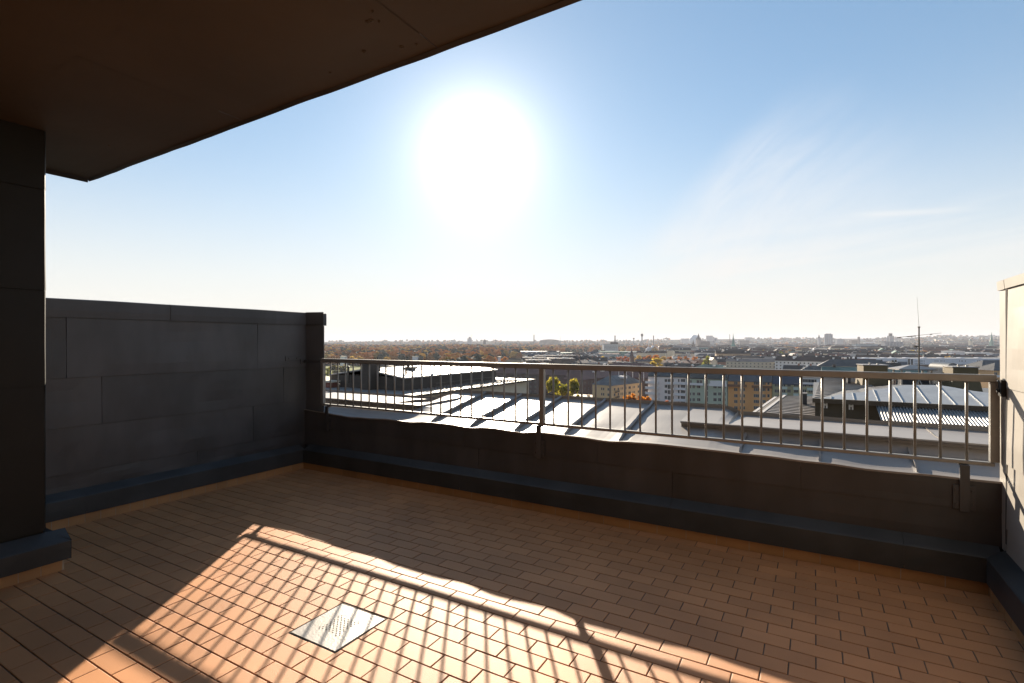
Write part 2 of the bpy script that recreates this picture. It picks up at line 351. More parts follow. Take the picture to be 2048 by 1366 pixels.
for k, (px_, py_) in enumerate(((745, 22), (742, 40), (758, 42), (735, 43), (833, 88), (803, 93), (660, 144), (728, 102), (218, 290))):
    q_ = at(px_, py_, 1); kk = (ZC-CH)/(q_.z-CH); r_ = (.006, .010)[k % 2]
    mb = MB(); mb.lathe((q_.x*kk, q_.y*kk, ZC-.006), [(r_*.4, 0), (r_, .002), (r_, .008)], 8); mb.build('rivet', M_soff, t)
mb = MB(); mb.grid(lambda u, v: (EX-.004+8.2*u, EY+EYf(EX+8.2*u)+.004+.008*nz3((EX+8.2*u)*2.3, 0, 7)+.004*v, ZC-.022-.006*abs(nz3(u*25, 1, 4))+.26*v), 90, 1)
mb.grid(lambda u, v: (EX-.004+8.2*u, EY+EYf(EX+8.2*u)+.004+.008*nz3((EX+8.2*u)*2.3, 0, 7)-.012*v, ZC-.022-.006*abs(nz3(u*25, 1, 4))+.018*v), 90, 1)
mb.box((EX-.012, -2.8, ZC-.03), (EX-.002, EY+.012, ZC+.24))
mb.build('drip_edge', M_clad, t)
# ---------------------------------------------------------------- parapet
t = thing('parapet_wall', 'low sheet-clad parapet wall below the railing with a wavy metal ledge', 'wall', (-2, 4.2, 0))
HP = [(-4.95, .645), (-4.62, .626), (-4.42, .606), (-4.24, .594), (-3.98, .602), (-3.7, .618), (-3.39, .608), (-3.2, .630), (-2.93, .633), (-2.7, .615), (-2.47, .640), (-2.16, .620), (-2.0, .646), (-1.65, .640), (-1.4, .620), (-1.22, .638), (-1.0, .646), (-.38, .636), (.03, .622), (.34, .606), (.6, .612), (.95, .610)]
hp = lambda x: .622+(lerp(x, HP)-.622)*.66+.002*nz3(x*6, 0, 0)
PF = 3.870; CR = 4.85
mb = MB()
cuts1 = [-4.95, -3.9, -2.75, -1.48, -.08, .91]; cuts0 = [-4.95, -4.2, -2.6, -.9, .91]
for a, b in zip(cuts1, cuts1[1:]):
    mb.grid(lambda u, v: (lambda x: (x, PF-.004*(1-v)-.004*nz3(x*2, v*2, 8)*min(1, 5*min(u, 1-u)), .446+(hp(x)-.446)*v))(a+.001+(b-a-.002)*u), max(4, int((b-a)/.07)), 4)
    for x in (a+.001, b-.001): mb.face([(x, PF-.004, .446), (x, PF, hp(x)), (x, PF+.01, hp(x)), (x, PF+.01, .446)])
    mb.face([(a+.001, PF-.004, .446), (b-.001, PF-.004, .446), (b-.001, PF+.01, .446), (a+.001, PF+.01, .446)])
panels(mb, 'y', PF+.002, -1, cuts0, [.25, .446], seed=31)
mb.box((-4.95, PF+.012, -.3), (.91, PF+.03, .58))
mb.build('cladding', M_clad, t)
hc = lambda x: lerp(x, [(-3.95, .715), (-3.5, .818), (-.66, .818), (-.56, .770), (1.0, .768)])
def ztop(x, y):
    k = (y-PF)/(CR-PF); k = min(k, 1)
    return hp(x)+(hc(x)-hp(x))*k-.07*lerp(x, [(-3.75, 1), (-3.35, 0)])*max(0, sin(pi*min(1, (y-PF)/.42)))+.010*nz3(x*1.3, y*2, 3)*min(1, 5*k)*min(1, 8*(1-k)) + .004*nz3(x*4, y*4, 1)*min(1, 6*k)*min(1, 8*(1-k))
mb = MB()
mb.grid(lambda u, v: (lambda x, y: (x, y, ztop(x, y)+.006*(1 if v == 0 else 0)))(-6.4+7.75*u, PF-.008+(CR-PF+.008)*v), 150, 18)
mb.grid(lambda u, v: (lambda x: (x, PF-.008+.0*v, ztop(x, PF)+.006-.012*v))(-4.95+5.86*u), 110, 1)
# crest upstand and back slope
mb.grid(lambda u, v: (lambda x: (x, CR+.003*nz3(x*3, 0, 0), .0+hc(x)-.004+(.034+.006*nz3(x*1.5, 0, 9))*v))(-6.4+7.75*u), 110, 1)
mb.grid(lambda u, v: (-6.4+7.75*u, CR+.004+1.1*v, hc(-6.4+7.75*u)+.03-.7*v), 110, 1)
mb.box((-6.4, CR+1.1, -4), (1.35, CR+1.2, .1))
mb.build('ledge_sheet', M_roofm, t)
for i, x in enumerate((-3.16, -2.71, -2.24, -1.77, -1.31, -.448, .028, .529)):
    ye = CR-.002 if x < -1 else 4.26
    y0_ = PF+.02 if x > -3.4 else PF+.25
    mb = MB(); n = 24
    def sx(y): return x+.010*nz3(y*3, i*7, 0)+.006*nz3(y*9, i*7, 0)
    def sh(k): return min(.032, .010+.2*k)+.007*nz3(k*9, i*3, 5)*min(1, k*6)
    mb.grid(lambda u, v: (sx(y0_+(ye-y0_)*u)-.006*v, y0_+(ye-y0_)*u, ztop(x, y0_+(ye-y0_)*u)-.004+(.004+sh(u if x < -1 else u*.5))*v), n, 1)
    mb.grid(lambda u, v: (sx(y0_+(ye-y0_)*u)-.006+.012*v, y0_+(ye-y0_)*u, ztop(x, y0_+(ye-y0_)*u)+sh(u if x < -1 else u*.5)-.010*v), n, 1)
    mb.grid(lambda u, v: (sx(y0_+(ye-y0_)*u)+.006, y0_+(ye-y0_)*u, ztop(x, y0_+(ye-y0_)*u)+sh(u if x < -1 else u*.5)-.010-.01*v), n, 1)
    mb.build('standing_seam', M_roofm, t)
# raised strips left and right, with a rolled lip and a hollow face
def strip(lip, zf, seams):
    """lip: polyline of (x, y) of the near edge; the strip runs from it to the crest"""
    mb = MB(); n = 90; tot = [0]
    for p, q in zip(lip, lip[1:]): tot.append(tot[-1]+sqrt((q[0]-p[0])**2+(q[1]-p[1])**2))
    def LP(u):
        d = u*tot[-1]
        for i in range(len(lip)-1):
            if d <= tot[i+1]+1e-9: k = (d-tot[i])/(tot[i+1]-tot[i]); return (lip[i][0]+(lip[i+1][0]-lip[i][0])*k, lip[i][1]+(lip[i+1][1]-lip[i][1])*k)
        return lip[-1]
    def wob(x): return .004*nz3(x*1.7, 1, 6)+.002*nz3(x*6, 1, 6)
    def top(u, v):
        x, y = LP(u); Y = y+(CR-y)*v; return (x, Y, zf(x, Y)+wob(x)*(1-v)+.006*nz3(x*1.4, Y*2, 9)*v*(1-v)*4)
    mb.grid(top, n, 8)
    prof = [(0, 0), (-.004, -.008), (.004, -.016), (.03, -.022), (.035, -.040), (.01, -.058), (-.03, -.070), (-.09, -.09)]
    def face(u, v):
        x, y = LP(u); dy, dz = prof[round(v*7)]; z = zf(x, y)+wob(x)+dz
        return (x, y+dy, z if v < .8 else min(z, ztop(x, y+dy)+(.004 if v < 1 else -.004)))
    mb.grid(face, n, 7)
    for u in (0, 1):
        x, y = LP(u); mb.grid(lambda s_, v: (x, y+.03+(CR-y-.03)*s_, zf(x, y+(CR-y)*s_) if v == 0 else min(zf(x, y), ztop(x, y+(CR-y)*s_)-.003)), 8, 1)
    for x, y0_ in seams:
        q_ = .03 if x < 0 and x > -1 else .004
        mb.grid(lambda u, v: (x+.004*nz3(u*4, x, 0)-.004*v, y0_+(CR-.01-y0_)*u, zf(x, y0_+(CR-y0_)*u)+(.006+q_*u)*v), 12, 1)
        mb.grid(lambda u, v: (x+.004*nz3(u*4, x, 0)-.004+.008*v, y0_+(CR-.01-y0_)*u, zf(x, y0_+(CR-y0_)*u)+(.006+q_*u)*(1-v)), 12, 1)
    return mb.build('raised_strip', M_roofm, t)
def zR(x, y):
    k = (y-4.27)/(CR-4.27); return .766+(hc(x)-.004-.766)*k
def zL(x, y):
    xs_ = -4.0+.42*(y-4.27)/(CR-4.27); k = max(0, min(1, (x-xs_)/.35)); k = k*k*(3-2*k); return .722+(max(.722, ztop(x, y)+.012)-.722)*k
strip([(-.93, 4.27), (1.3, 4.25)], zR, [(-.57, 4.29), (.70, 4.27)])
strip([(-6.3, 4.27), (-3.66, 4.27), (-3.38, 4.62)], zL, [(-5.55, 4.28)])
mb = MB()
mb.grid(lambda u, v: (-4.0+.42*u, 4.29+.555*u, zL(-4.0+.42*u, 4.29+.555*u)-.01+(.012+.028*min(1, u*3))*v), 12, 1)
mb.grid(lambda u, v: (-4.0+.42*u+.012, 4.29+.555*u, zL(-4.0+.42*u, 4.29+.555*u)+(.002+.028*min(1, u*3))*(1-v)), 12, 1)
mb.build('standing_seam', M_roofm, t)
plinth(t, 'y', 3.785, PF-.001, -4.86, .885, [-2.75, -.9, .45])
skirt(t, 'y', YP, -1, XL, XR)
# ---------------------------------------------------------------- railing
t = thing('balcony_railing', 'painted steel railing with thin vertical balusters on the parapet', 'railing', (-2, 3.88, .7))
RY = 3.88
def beam(name, a, b, sub_=t, m=M_rail): mb = MB(); return bev(mb, a, b).build(name, m, sub_)
def bev(mb, a, b, c=.004):
    x0, y0, z0 = a; x1, y1, z1 = b; c = min(c, (x1-x0)/3, (y1-y0)/3, (z1-z0)/3)
    def ring(z, k): return [(x0+k, y0+k, z), (x1-k, y0+k, z), (x1-k, y1-k, z), (x0+k, y1-k, z)]
    # chamfer all edges along the two long directions
    vs = ring(z0, c)+ring(z0+c, 0)+ring(z1-c, 0)+ring(z1, c)
    fs = [(3, 2, 1, 0), (12, 13, 14, 15)]
    for r in range(3): fs += [(r*4+i, r*4+(i+1) % 4, r*4+4+(i+1) % 4, r*4+4+i) for i in range(4)]
    return mb.raw(vs, fs)
XA, XB = -4.655, .868
beam('top_rail', (XA-.01, RY-.021, 1.172), (XB+.006, RY+.021, 1.214))
beam('bottom_rail', (XA, RY-.017, .700), (XB, RY+.017, .722))
posts = [(XA, .018), (-1.968, .020), (XB, .020)]
for px_, w in posts: beam('post', (px_-w, RY-.019, .7225 if abs(px_+1.968) > .1 else .70), (px_+w, RY+.019, 1.1715))
bal = MB(); bal.tube((0, 0, .7225), (0, 0, 1.1715), .0078, n=10); bme = bal.mesh('baluster', M_rail)
bme.polygons.foreach_set('use_smooth', [len(p.vertices) == 4 for p in bme.polygons])
x = -4.537+.002; n_l = 22
for k in range(22):
    X = -4.5385+k*(2.43/21.0)
    o = obj('baluster', bme, t, None); o.matrix_parent_inverse = t.matrix_basis.inverted(); o.location = (X, RY, 0)
k0 = (.868+1.968)/24
for k in range(1, 24):
    o = obj('baluster', bme, t, None); o.matrix_parent_inverse = t.matrix_basis.inverted(); o.location = (-1.968+k*k0, RY, 0)
    if k == 1: o.rotation_euler = (0, radians(-.9), 0)
for bx in (-4.56, -1.985, .735):  # brackets in dark cladding: shade on the rail paint put into the colour
    mb = MB(); bev(mb, (bx-.022, 3.842, .43), (bx+.022, 3.852, .6995)); mb.build('bracket', M_clad, t)
    mb = MB(); bev(mb, (bx-.022, 3.8525, .688), (bx+.022, RY+.015, .6995)); mb.build('bracket', M_clad, t)
    mb = MB(); bev(mb, (bx-.05, 3.853, .44), (bx+.05, 3.860, .58))
    for q in (-.036, .036): mb.tube((bx+q, 3.853, .47), (bx+q, 3.845, .47), .008, n=6); mb.tube((bx+q, 3.853, .55), (bx+q, 3.845, .55), .008, n=6)
    mb.build('bracket_plate', M_clad, t)
for (a, b, zz) in ((3.62, 3.80, 1.215), (3.81, 3.885, 1.178)):
    mb = MB(); bev(mb, (-4.945, a, zz-.026), (-4.936, b, zz+.026), .002)
    for q in (a+.04, b-.04): mb.tube((-4.936, q, zz), (-4.928, q, zz), .009, n=6)
    mb.build('wall_strap', M_clad, t)
mb = MB(); bev(mb, (-4.936, RY-.03, 1.165), (-4.668, RY-.022, 1.195), .001); mb.build('wall_strap', M_clad, t)
mb = MB(); bev(mb, (.873, RY-.03, 1.12), (.893, RY+.035, 1.18), .003); mb.build('wall_clamp', M_rail, t)
mb = MB(); bev(mb, (.872, 3.775, 1.10), (.892, 3.83, 1.19), .003); mb.tube((.872, 3.80, 1.13), (.86, 3.80, 1.13), .01, n=6); mb.build('wall_clamp', M_black, t)
#CITY
# ================================================================ beyond the parapet
M_ground = mat('town_ground', (0.050, 0.050, 0.045), 1.0, 0, 0.4, 0.02, thr=(.4, .6), spec=0)
M_grass = mat('meadow_grass', (0.26, 0.30, 0.06), 0.9, 0, 0.15, 0.05, trans=0.5)
M_road = mat('asphalt', (0.06, 0.058, 0.055), 0.85, 0, 0.15, 0.5)
M_tileroof = mat('brown_tile_roof', (0.30, 0.265, 0.235), 0.5, 0, 0.25, 1.2, spec=.6)
M_wallb = mat('brown_wall_sheet', (0.085, 0.066, 0.042), 0.7, 0, 0.12, 1.0)
M_corr = mat('corrugated_sheet', (0.34, 0.33, 0.32), 0.34, 0.3, 0.08, 3)
M_white = mat('white_paint', (0.75, 0.73, 0.70), 0.6, 0, 0.05, 0.2)
M_glass = mat('window_glass', (0.035, 0.038, 0.045), 0.12, 0, 0.5, 0.15, spec=.6, island=.6)
M_frame = mat('window_frame', (0.32, 0.29, 0.25), 0.6, 0, .1, .2)
M_cream = mat('cream_render', (0.62, 0.54, 0.42), 0.8, 0, 0.06, 0.1)
GZ = -38.6
RIDGE = [(560, -8), (640, -8), (760, 0), (860, 2), (1000, 6), (1075, 4), (1200, 6), (1290, 8), (1330, 26), (1400, 28), (1500, 34), (1600, 36), (1750, 36), (1790, 38), (1850, 50), (1900, 62), (2000, 66), (2150, 66)]
def gz(x, y):
    Y = x*VX[0]+y*VX[1]; X = x*RX[0]+y*RX[1]
    if Y < 300: return GZ
    px = 1024+F*X/Y
    if px < 300 or px > 2600: return GZ
    h = lerp(px, RIDGE)-GZ; near = lerp(px, [(1300, 4200), (1750, 3300), (1900, 2300)])
    k = max(0, min(1, (Y-near)/(6800-near))); k = k*k*(3-2*k)
    z = GZ+h*k+(5*nz3(x*.0009, y*.0009, 0)+2.5*nz3(x*.004, y*.004, 2))*min(1, max(0, Y-1200)/2000)
    if 600 < px < 1010 and Y > 900: z += lerp(px, [(640, 9), (800, 4), (930, 9), (1010, 3)])*max(0, 1-abs(Y-2100)/1200)
    return z
mb = MB(); NA, NR = 100, 60
vs = []; rr = [0]+[60*1.105**j for j in range(NR)]
for r in rr[1:]:
    for i in range(NA):
        px = -2600+i*(6200/NA); a = atan((px-1024)/F); x, y = xy(px, 1); n = sqrt(x*x+y*y)
        if i == 0 or i == NA-1: pass
        R = r; vs.append((x/n*R, y/n*R, gz(x/n*R, y/n*R)))
fs = [(j*NA+i, j*NA+i+1, (j+1)*NA+i+1, (j+1)*NA+i) for j in range(NR-1) for i in range(NA-1)]
mb.raw(vs, fs)
q = 20000; mb.face([(-q, -q, GZ-.5), (q, -q, GZ-.5), (q, q, GZ-.5), (-q, q, GZ-.5)])
tag(mb.build('ground', M_ground, smooth=True), 'low town ground and far wooded hills reaching the horizon', None, kind='structure')
# meadow
mb = MB()
pts = [xy(560, 470), xy(860, 470), xy(890, 640), xy(815, 760), xy(700, 860), xy(560, 800)]
mb.face([(x, y, GZ+.6) for x, y in pts]); tag(mb.build('meadow', M_grass), 'sunlit green meadow in front of the autumn woods', None, kind='structure')
# ---------------------------------------------------------------- neighbouring roof, left
def eave_pt(px, py, Y): return at(px, py, Y)
t = thing('attic_roof_block', 'flat bright-topped attic block with dark sides rising from the roof beyond the railing, at left', 'building', (-18, 40, -4))
c = at(808, 752.5, 45); zt = c.z; zb_ = zt-1.28
xl = on_y(662, 747, c.y).x
d = (992-1024)/F; ff = c.x/(d*RX[0]+VX[0]); yf = ff*(d*RX[1]+VX[1])
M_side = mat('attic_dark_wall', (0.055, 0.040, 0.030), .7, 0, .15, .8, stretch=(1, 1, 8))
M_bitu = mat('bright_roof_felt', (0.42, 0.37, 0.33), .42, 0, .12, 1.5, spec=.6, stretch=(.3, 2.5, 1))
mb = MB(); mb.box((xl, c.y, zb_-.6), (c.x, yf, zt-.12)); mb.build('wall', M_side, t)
xm = (xl+c.x)/2
mb = MB()
for a, b, z0, z1 in ((xl-.15, xm, zt-.1, zt+.55), (xm, c.x+.15, zt+.55, zt-.1)):
    mb.extr([(a, c.y-.15, z0), (b, c.y-.15, z1), (b, c.y-.15, z1-.12), (a, c.y-.15, z0-.12)], (0, yf-c.y+.3, 0))
k = 1
while c.y+k*.6 < yf:
    pass
    for a, b, z0, z1 in ((xl-.1, xm, zt-.1, zt+.55), (xm, c.x+.1, zt+.55, zt-.1)):
        mb.extr([(a, c.y+k*.6, z0), (b, c.y+k*.6, z1), (b, c.y+k*.6, z1+.03), (a, c.y+k*.6, z0+.03)], (0, .03, 0))
    k += 1
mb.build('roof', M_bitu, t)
# lower skirt roof and eaves
ec = at(821, 791.6, 41.2); M_skroof = M_roofm
xe = ec.x+.0; ze = ec.z
ye2 = yf+3.5
mb = MB(); xl2 = on_y(600, 775, ec.y).x
mb.face([(xl2, ec.y, ze), (xe, ec.y, ze), (c.x, c.y, zb_), (xl, c.y, zb_), (xl2, c.y, zb_)])
mb.face([(xe, ec.y, ze), (xe, ye2, ze), (c.x, yf, zb_), (c.x, c.y, zb_)])
mb.face([(xe, ye2, ze), (xl2, ye2, ze), (xl, yf, zb_), (c.x, yf, zb_)])
for i in range(34):
    y = c.y+i*.62
    if y > ye2-2: break
    mb.extr([(xe, y, ze+.0), (c.x, y, zb_), (c.x, y, zb_+.05), (xe, y, ze+.05)], (0, .03, 0))
mb.build('lower_roof', M_skroof, t)
mb = MB(); mb.box((xe, ec.y-.08, ze-.16), (xe+.12, ye2, ze+.01)); mb.box((xl2, ec.y-.12, ze-.16), (xe+.12, ec.y-.0, ze+.02)); mb.build('gutter', M_side, t)
mb = MB(); mb.box((xl2, ec.y+.5, ze-14), (xe-.5, ye2-.5, ze-.12)); mb.build('lower_wall', M_cream, t)
mb = MB()
y = c.y+1
while y < ye2-1:
    mb.tube((xe-.55, y, ze+.2), (xe-.35, y, ze+.75), .03, n=4); mb.tube((xe-.1, y, ze+.1), (xe-.35, y, ze+.75), .03, n=4); y += 1.3
for zz in (.45, .72): mb.tube((xe-.38, c.y+1, ze+zz), (xe-.38, ye2-1, ze+zz), .03, n=4)
mb.build('snow_guard', M_dark, t)
cb = at(724, 779, 43.8); ct = at(752.5, 726, 43.8); mb = MB(); yc = c.y-.9
mb.box((on_y(724, 700, yc).x, yc, zb_-.5), (on_y(741, 700, yc).x, c.y+.3, on_y(740, 727, yc).z)); mb.build('chimney', M_side, t)
mb = MB(); mb.box((on_y(723, 700, yc).x, yc-.06, on_y(740, 727, yc).z+.004), (on_y(742, 700, yc).x, c.y+.36, on_y(740, 725.5, yc).z)); mb.build('chimney_cap', M_roofm, t)
def hood(px, py, Y, w, h, g='roof vents on the attic block'):
    p = at(px, py, Y); mb = MB(); T = thing('roof_vent', None, 'vent', (p.x, p.y, p.z), .2, g)
    mb = MB(); mb.box((-w*.3, -w*.3, -1.0), (w*.3, w*.3, h*.5)); mb.build('shaft', M_side, T, (0, 0, 0))
    mb = MB(); vs = [(-w/2, -w/2, h*.45), (w/2, -w/2, h*.45), (w/2, w/2, h*.45), (-w/2, w/2, h*.45), (-w*.38, -w*.38, h), (w*.38, -w*.38, h), (w*.38, w*.38, h), (-w*.38, w*.38, h)]
    mb.raw(vs, [(3, 2, 1, 0), (4, 5, 6, 7)]+[(i, (i+1) % 4, 4+(i+1) % 4, 4+i) for i in range(4)]); mb.build('hood', M_dark, T, (0, 0, 0)); return T
for L_, a in (('dark hooded vent nearest the chimney on the bright attic roof', (781, 740, 52, .95, .42)), ('low dark hooded vent with a bent pipe beside it on the bright attic roof', (822, 741, 50, 1.05, .36)), ('small dark hooded vent at the far right of the bright attic roof', (897, 733, 57, .9, .3))):
    hood(*a)['label'] = L_
p = at(828, 738, 58); T = thing('roof_plant_box', 'long dark plant housing with thin masts on the bright attic roof', 'vent housing', tuple(p))
mb = MB(); mb.box((-1.3, -.8, -.8), (1.1, .8, .7)); mb.build('housing', M_side, T, (0, 0, 0))
mb = MB(); mb.box((-1.1, -.7, .71), (1.0, .7, .83)); mb.build('lid', M_dark, T, (0, 0, 0))
def pipe(px, py, Y, h, r, lab, g='thin pipes on the attic roof', bend=0):
    p = at(px, py, Y); mb = MB(); mb.tube((0, 0, -.9), (0, 0, h), r, n=8)
    if bend: mb.tube((0, 0, h-.02), (bend, 0, h+.18), r, n=8)
    mb.lathe((bend*1.0, 0, h+(.16 if bend else 0)), [(r*1.5, 0), (r*1.5, .1), (r*.5, .16)], 8)
    o = mb.build('vent_pipe', M_dark, None, tuple(p)); tag(o, lab, 'pipe', g); return o
pipe(696.5, 747, 48, .55, .10, 'lone dark vent pipe at the left end of the attic roof')
pipe(778, 737, 53, .55, .07, 'thin vent pipe rising behind the first roof hood')
pipe(812, 744, 47, .35, .09, 'bent vent pipe in front of the low roof hood', bend=.3)
pipe(851, 737, 56, .5, .09, 'left one of two close vent pipes right of the plant housing', bend=-.15)
pipe(857, 736, 57, .5, .09, 'right one of two close vent pipes right of the plant housing', bend=-.15)
pipe(868, 742, 50, .55, .1, 'crooked vent pipe alone on the brightest part of the attic roof', bend=-.2)
pipe(678, 779, 43, .35, .06, 'short pipe stub below the dark attic wall')
# small brick shed roof at far left
t = thing('low_brick_roof', 'small piece of red brick wall with pale roof edge beside the left railing post', 'building', tuple(at(640, 765, 48)))
b = at(640, 765, 49); mb = MB(); mb.box((b.x-5, b.y, b.z-3), (b.x+1.55, b.y+4, b.z+.05)); mb.build('wall', mat('red_brick', (0.20, 0.07, 0.045), .8, 0, .2, 4), t)
mb = MB(); mb.box((b.x-5.2, b.y-.1, b.z+.054), (b.x+1.7, b.y+4.2, b.z+.2)); mb.build('roof_edge', M_cream, t)
# ---------------------------------------------------------------- roofs, right
t = thing('lower_wing_roof', 'grey standing-seam metal roof of the lower wing with a brown wall and corrugated canopy', 'building', (6, 19, -2))
YE = 19.0; ZE = -.403; TT = tan(radians(7.9))
def on_plane(px, py, y0, z0, sl):
    dx = (px-1024)/F; d = Vector((dx*RX[0]+VX[0], dx*RX[1]+VX[1], -(py-683)/F))
    k = (z0-y0*sl-CH)/(d.z-sl*d.y); return Vector((d.x*k, d.y*k, CH+d.z*k))
P = [on_plane(px, py, YE, ZE, TT) for px, py in ((1625, 797), (1713, 785), (1765, 777), (1815, 770), (1870, 770), (1975, 785), (2060, 796), (2120, 803))]
P[0].y = YE; P[0].z = ZE
hipx = [p.x for p in P]; hipy = [p.y for p in P]
def hipY(x): return max(YE+.02, lerp(x, list(zip(hipx, hipy)))) if x > hipx[0] else YE+.02
mb = MB(); xr = 13.5
xs = [hipx[0]+(xr-hipx[0])*i/60 for i in range(61)]
for a, b in zip(xs, xs[1:]):
    ya, yb = hipY(a), hipY(b); ZP = lambda y: ZE+(y-YE)*TT
    mb.face([(a, YE, ZE), (b, YE, ZE), (b, yb, ZP(yb)), (a, ya, ZP(ya))])
sxs = hipx[0]+.5
while sxs < xr:
    yh = hipY(sxs)
    if yh > YE+.2: mb.extr([(sxs, YE, ZE-.0), (sxs, yh, ZE+(yh-YE)*TT), (sxs, yh, ZE+(yh-YE)*TT+.035), (sxs, YE+.05, ZE+.035)], (.016, 0, 0))
    sxs += .60
mb.extr([(hipx[0], YE-.02, ZE-.13), (hipx[0], YE-.05, ZE+.015), (hipx[0], YE+.03, ZE+.015), (hipx[0], YE+.03, ZE-.13)], (xr-hipx[0], 0, 0), 1)
M_wing = mat('wing_roof_sheet', (0.27, 0.285, 0.30), .48, 0, .14, 1.1, .3, 5, spec=.55)
mb.build('seam_roof', [M_wing, M_dark], t)
# flat roof surface behind the hip line
mb = MB(); zr = ZE+(max(hipy)-YE)*TT
for a, b in zip(xs, xs[1:]):
    ya, yb = hipY(a), hipY(b); mb.face([(a, ya, ZE+(ya-YE)*TT), (b, yb, ZE+(yb-YE)*TT), (b, 34, -.9), (a, 34, -.9)])
mb.build('rear_roof', mat('dark_rear_roof', (0.07, 0.068, 0.066), .5, 0, .3, .8), t)
mb = MB(); xw1 = on_y(1764, 800, YE+.25).x; xw0 = on_y(1630, 800, YE+.25).x
mb.box((xw0, YE+.25, -5), (xw1+9, YE+.6, ZE-.02))
for i in range(6): mb.box((xw0+.03+i*.66, YE+.24, -5), (xw0+.045+i*.66, YE+.249, ZE-.14))
mb.box((xw0, YE+.235, ZE-.47), (xw1, YE+.248, ZE-.455))
mb.build('wall', M_wallb, t)
for px, py in ((1650.5, 809), (1702, 812)):
    p = on_y(px, py, YE+.22); mb = MB(); mb.box((p.x-.06, p.y-.05, p.z-.11), (p.x-.02, p.y, p.z+.11)); mb.box((p.x+.02, p.y-.05, p.z-.11), (p.x+.06, p.y, p.z+.11)); mb.box((p.x-.02, p.y-.03, p.z-.03), (p.x+.02, p.y, p.z+.03)); mb.build('wall_bracket', M_white, t)
mb = MB(); x0c = on_y(1751, 815, YE+.1).x; x1c = 13.2; wl_ = .0745; nw = int((x1c-x0c)/wl_); NP = 6
sl = tan(radians(10.5)); yt, zt_ = YE+.2, -.50; yb2 = 16.9
vs = []; fs = []
for j in range(2):
    y = yt if j == 0 else yb2
    for i in range(nw*NP+1):
        x = x0c+i*wl_/NP; vs.append((x, y, zt_+(y-yt)*sl+.021*cos(2*pi*i/NP)))
n_ = nw*NP+1
mb.raw(vs, [(i, n_+i, n_+i+1, i+1) for i in range(n_-1)]); mb.build('corrugated_canopy', M_corr, t)
mb = MB(); mb.box((x0c-.03, yb2-.05, -5), (x1c, yb2+.05, zt_+(yb2-yt)*sl-.02)); mb.build('canopy_wall', M_wallb, t)
def tileplane(name, T, C, rows, m=M_tileroof):
    """sloping tile roof between 4 corners: near-left, near-right, far-right, far-left, real courses"""
    A, B, Cc, D = C; mb = MB(); n = (B-A).cross(D-A).normalized(); n = n if n.z > 0 else -n
    for r in range(rows):
        k0, k1 = r/rows, (r+1)/rows+.1/rows
        a0, b0 = A.lerp(D, k0), B.lerp(Cc, k0); a1, b1 = A.lerp(D, min(1, k1)), B.lerp(Cc, min(1, k1)); h = .045
        mb.face([a0+n*h, b0+n*h, b1+n*.004, a1+n*.004]); mb.face([a0+n*h, a0, b0, b0+n*h])
    mb.face([A-n*.1, B-n*.1, Cc-n*.1, D-n*.1]); mb.face([A-n*.1, D-n*.1, D, A]); mb.face([B-n*.1, Cc-n*.1, Cc, B])
    return mb.build(name, m, T)
tileplane('tile_roof', t, [at(1629, 796.5, 16.7), at(1716, 786, 18.0), at(1790, 757, 25), at(1642, 754.5, 26)], 17)
t2 = thing('lower_tile_roof', 'lower grey-brown tiled gable roof with a pale verge, between the orange flats and the brown wall', 'building', tuple(at(1590, 830, 18)))
A, B, C_, D = at(1531, 827, 17.2), at(1640, 838, 16.9), at(1640, 793, 20.6), at(1576, 791.5, 21.6)
tileplane('tile_roof', t2, [A, B, C_, D], 15)
mb = MB()
for off, zz, m in ((-.06, .03, 0), (-.20, -.04, 1), (-.40, -.06, 0)):
    e = Vector((-1, 0, 0)); w = .10 if m == 0 else .14
    mb.extr([A+e*(-off)+Vector((0, 0, zz)), A+e*(-off+w)+Vector((0, 0, zz)), D+e*(-off+w)+Vector((0, 0, zz)), D+e*(-off)+Vector((0, 0, zz))], (0, 0, -.12), m)
mb.build('verge', [mat('verge_grey', (.40, .38, .36), .6), M_dark], t2)
mb = MB(); mb.extr([A+Vector((-.3, 0, -.2)), B+Vector((0, 0, -.2)), B+Vector((0, 0, -6)), A+Vector((-.3, 0, -6))], (0, 4, 0)); mb.build('wall', M_wallb, t2)
def stack(name, lab, cat, px0, px1, pyt, pyb, Y, dep, mt, cap=True, group=None, flare=0):
    a = at(px0, pyb, Y); b = at(px1, pyt, Y); T = thing(name, lab, cat, (a.x, a.y, a.z), 0, group)
    w = (Vector((b.x, b.y, 0))-Vector((a.x, a.y, 0))).length; h = b.z-a.z
    th_ = TH; T.rotation_euler = (0, 0, th_*.35)
    mb = MB(); mb.box((0, 0, -.6), (w*.93, dep, h)); mb.build('shaft', mt, T, (0, 0, 0))
    if cap:
        mb = MB(); mb.box((-.03, -.03, h+.003), (w*.93+.03, dep+.03, h+.035)); mb.build('cap', M_roofm, T, (0, 0, 0))
    if flare:
        mb = MB(); vs = [(-flare, -flare, -.6), (w*.93+flare, -flare, -.6), (w*.93+flare, dep+flare, -.6), (-flare, dep+flare, -.6), (-.02, -.02, h*.55), (w*.93+.02, -.02, h*.55), (w*.93+.02, dep+.02, h*.55), (-.02, dep+.02, h*.55)]
        mb.raw(vs, [(i, (i+1) % 4, 4+(i+1) % 4, 4+i) for i in range(4)]+[(4, 5, 6, 7)]); mb.build('flashing', mt, T, (0, 0, 0))
        mb = MB(); mb.box((w*.3, dep*.3, h+.035), (w*.3+.06, dep*.3+.06, h+.12)); mb.build('flue', M_steel, T, (0, 0, 0)); mb = MB(); mb.box((w*.6, dep*.3, h+.035), (w*.6+.08, dep*.3+.06, h+.09)); mb.build('flue', M_steel, T, (0, 0, 0))
    return T, w, h
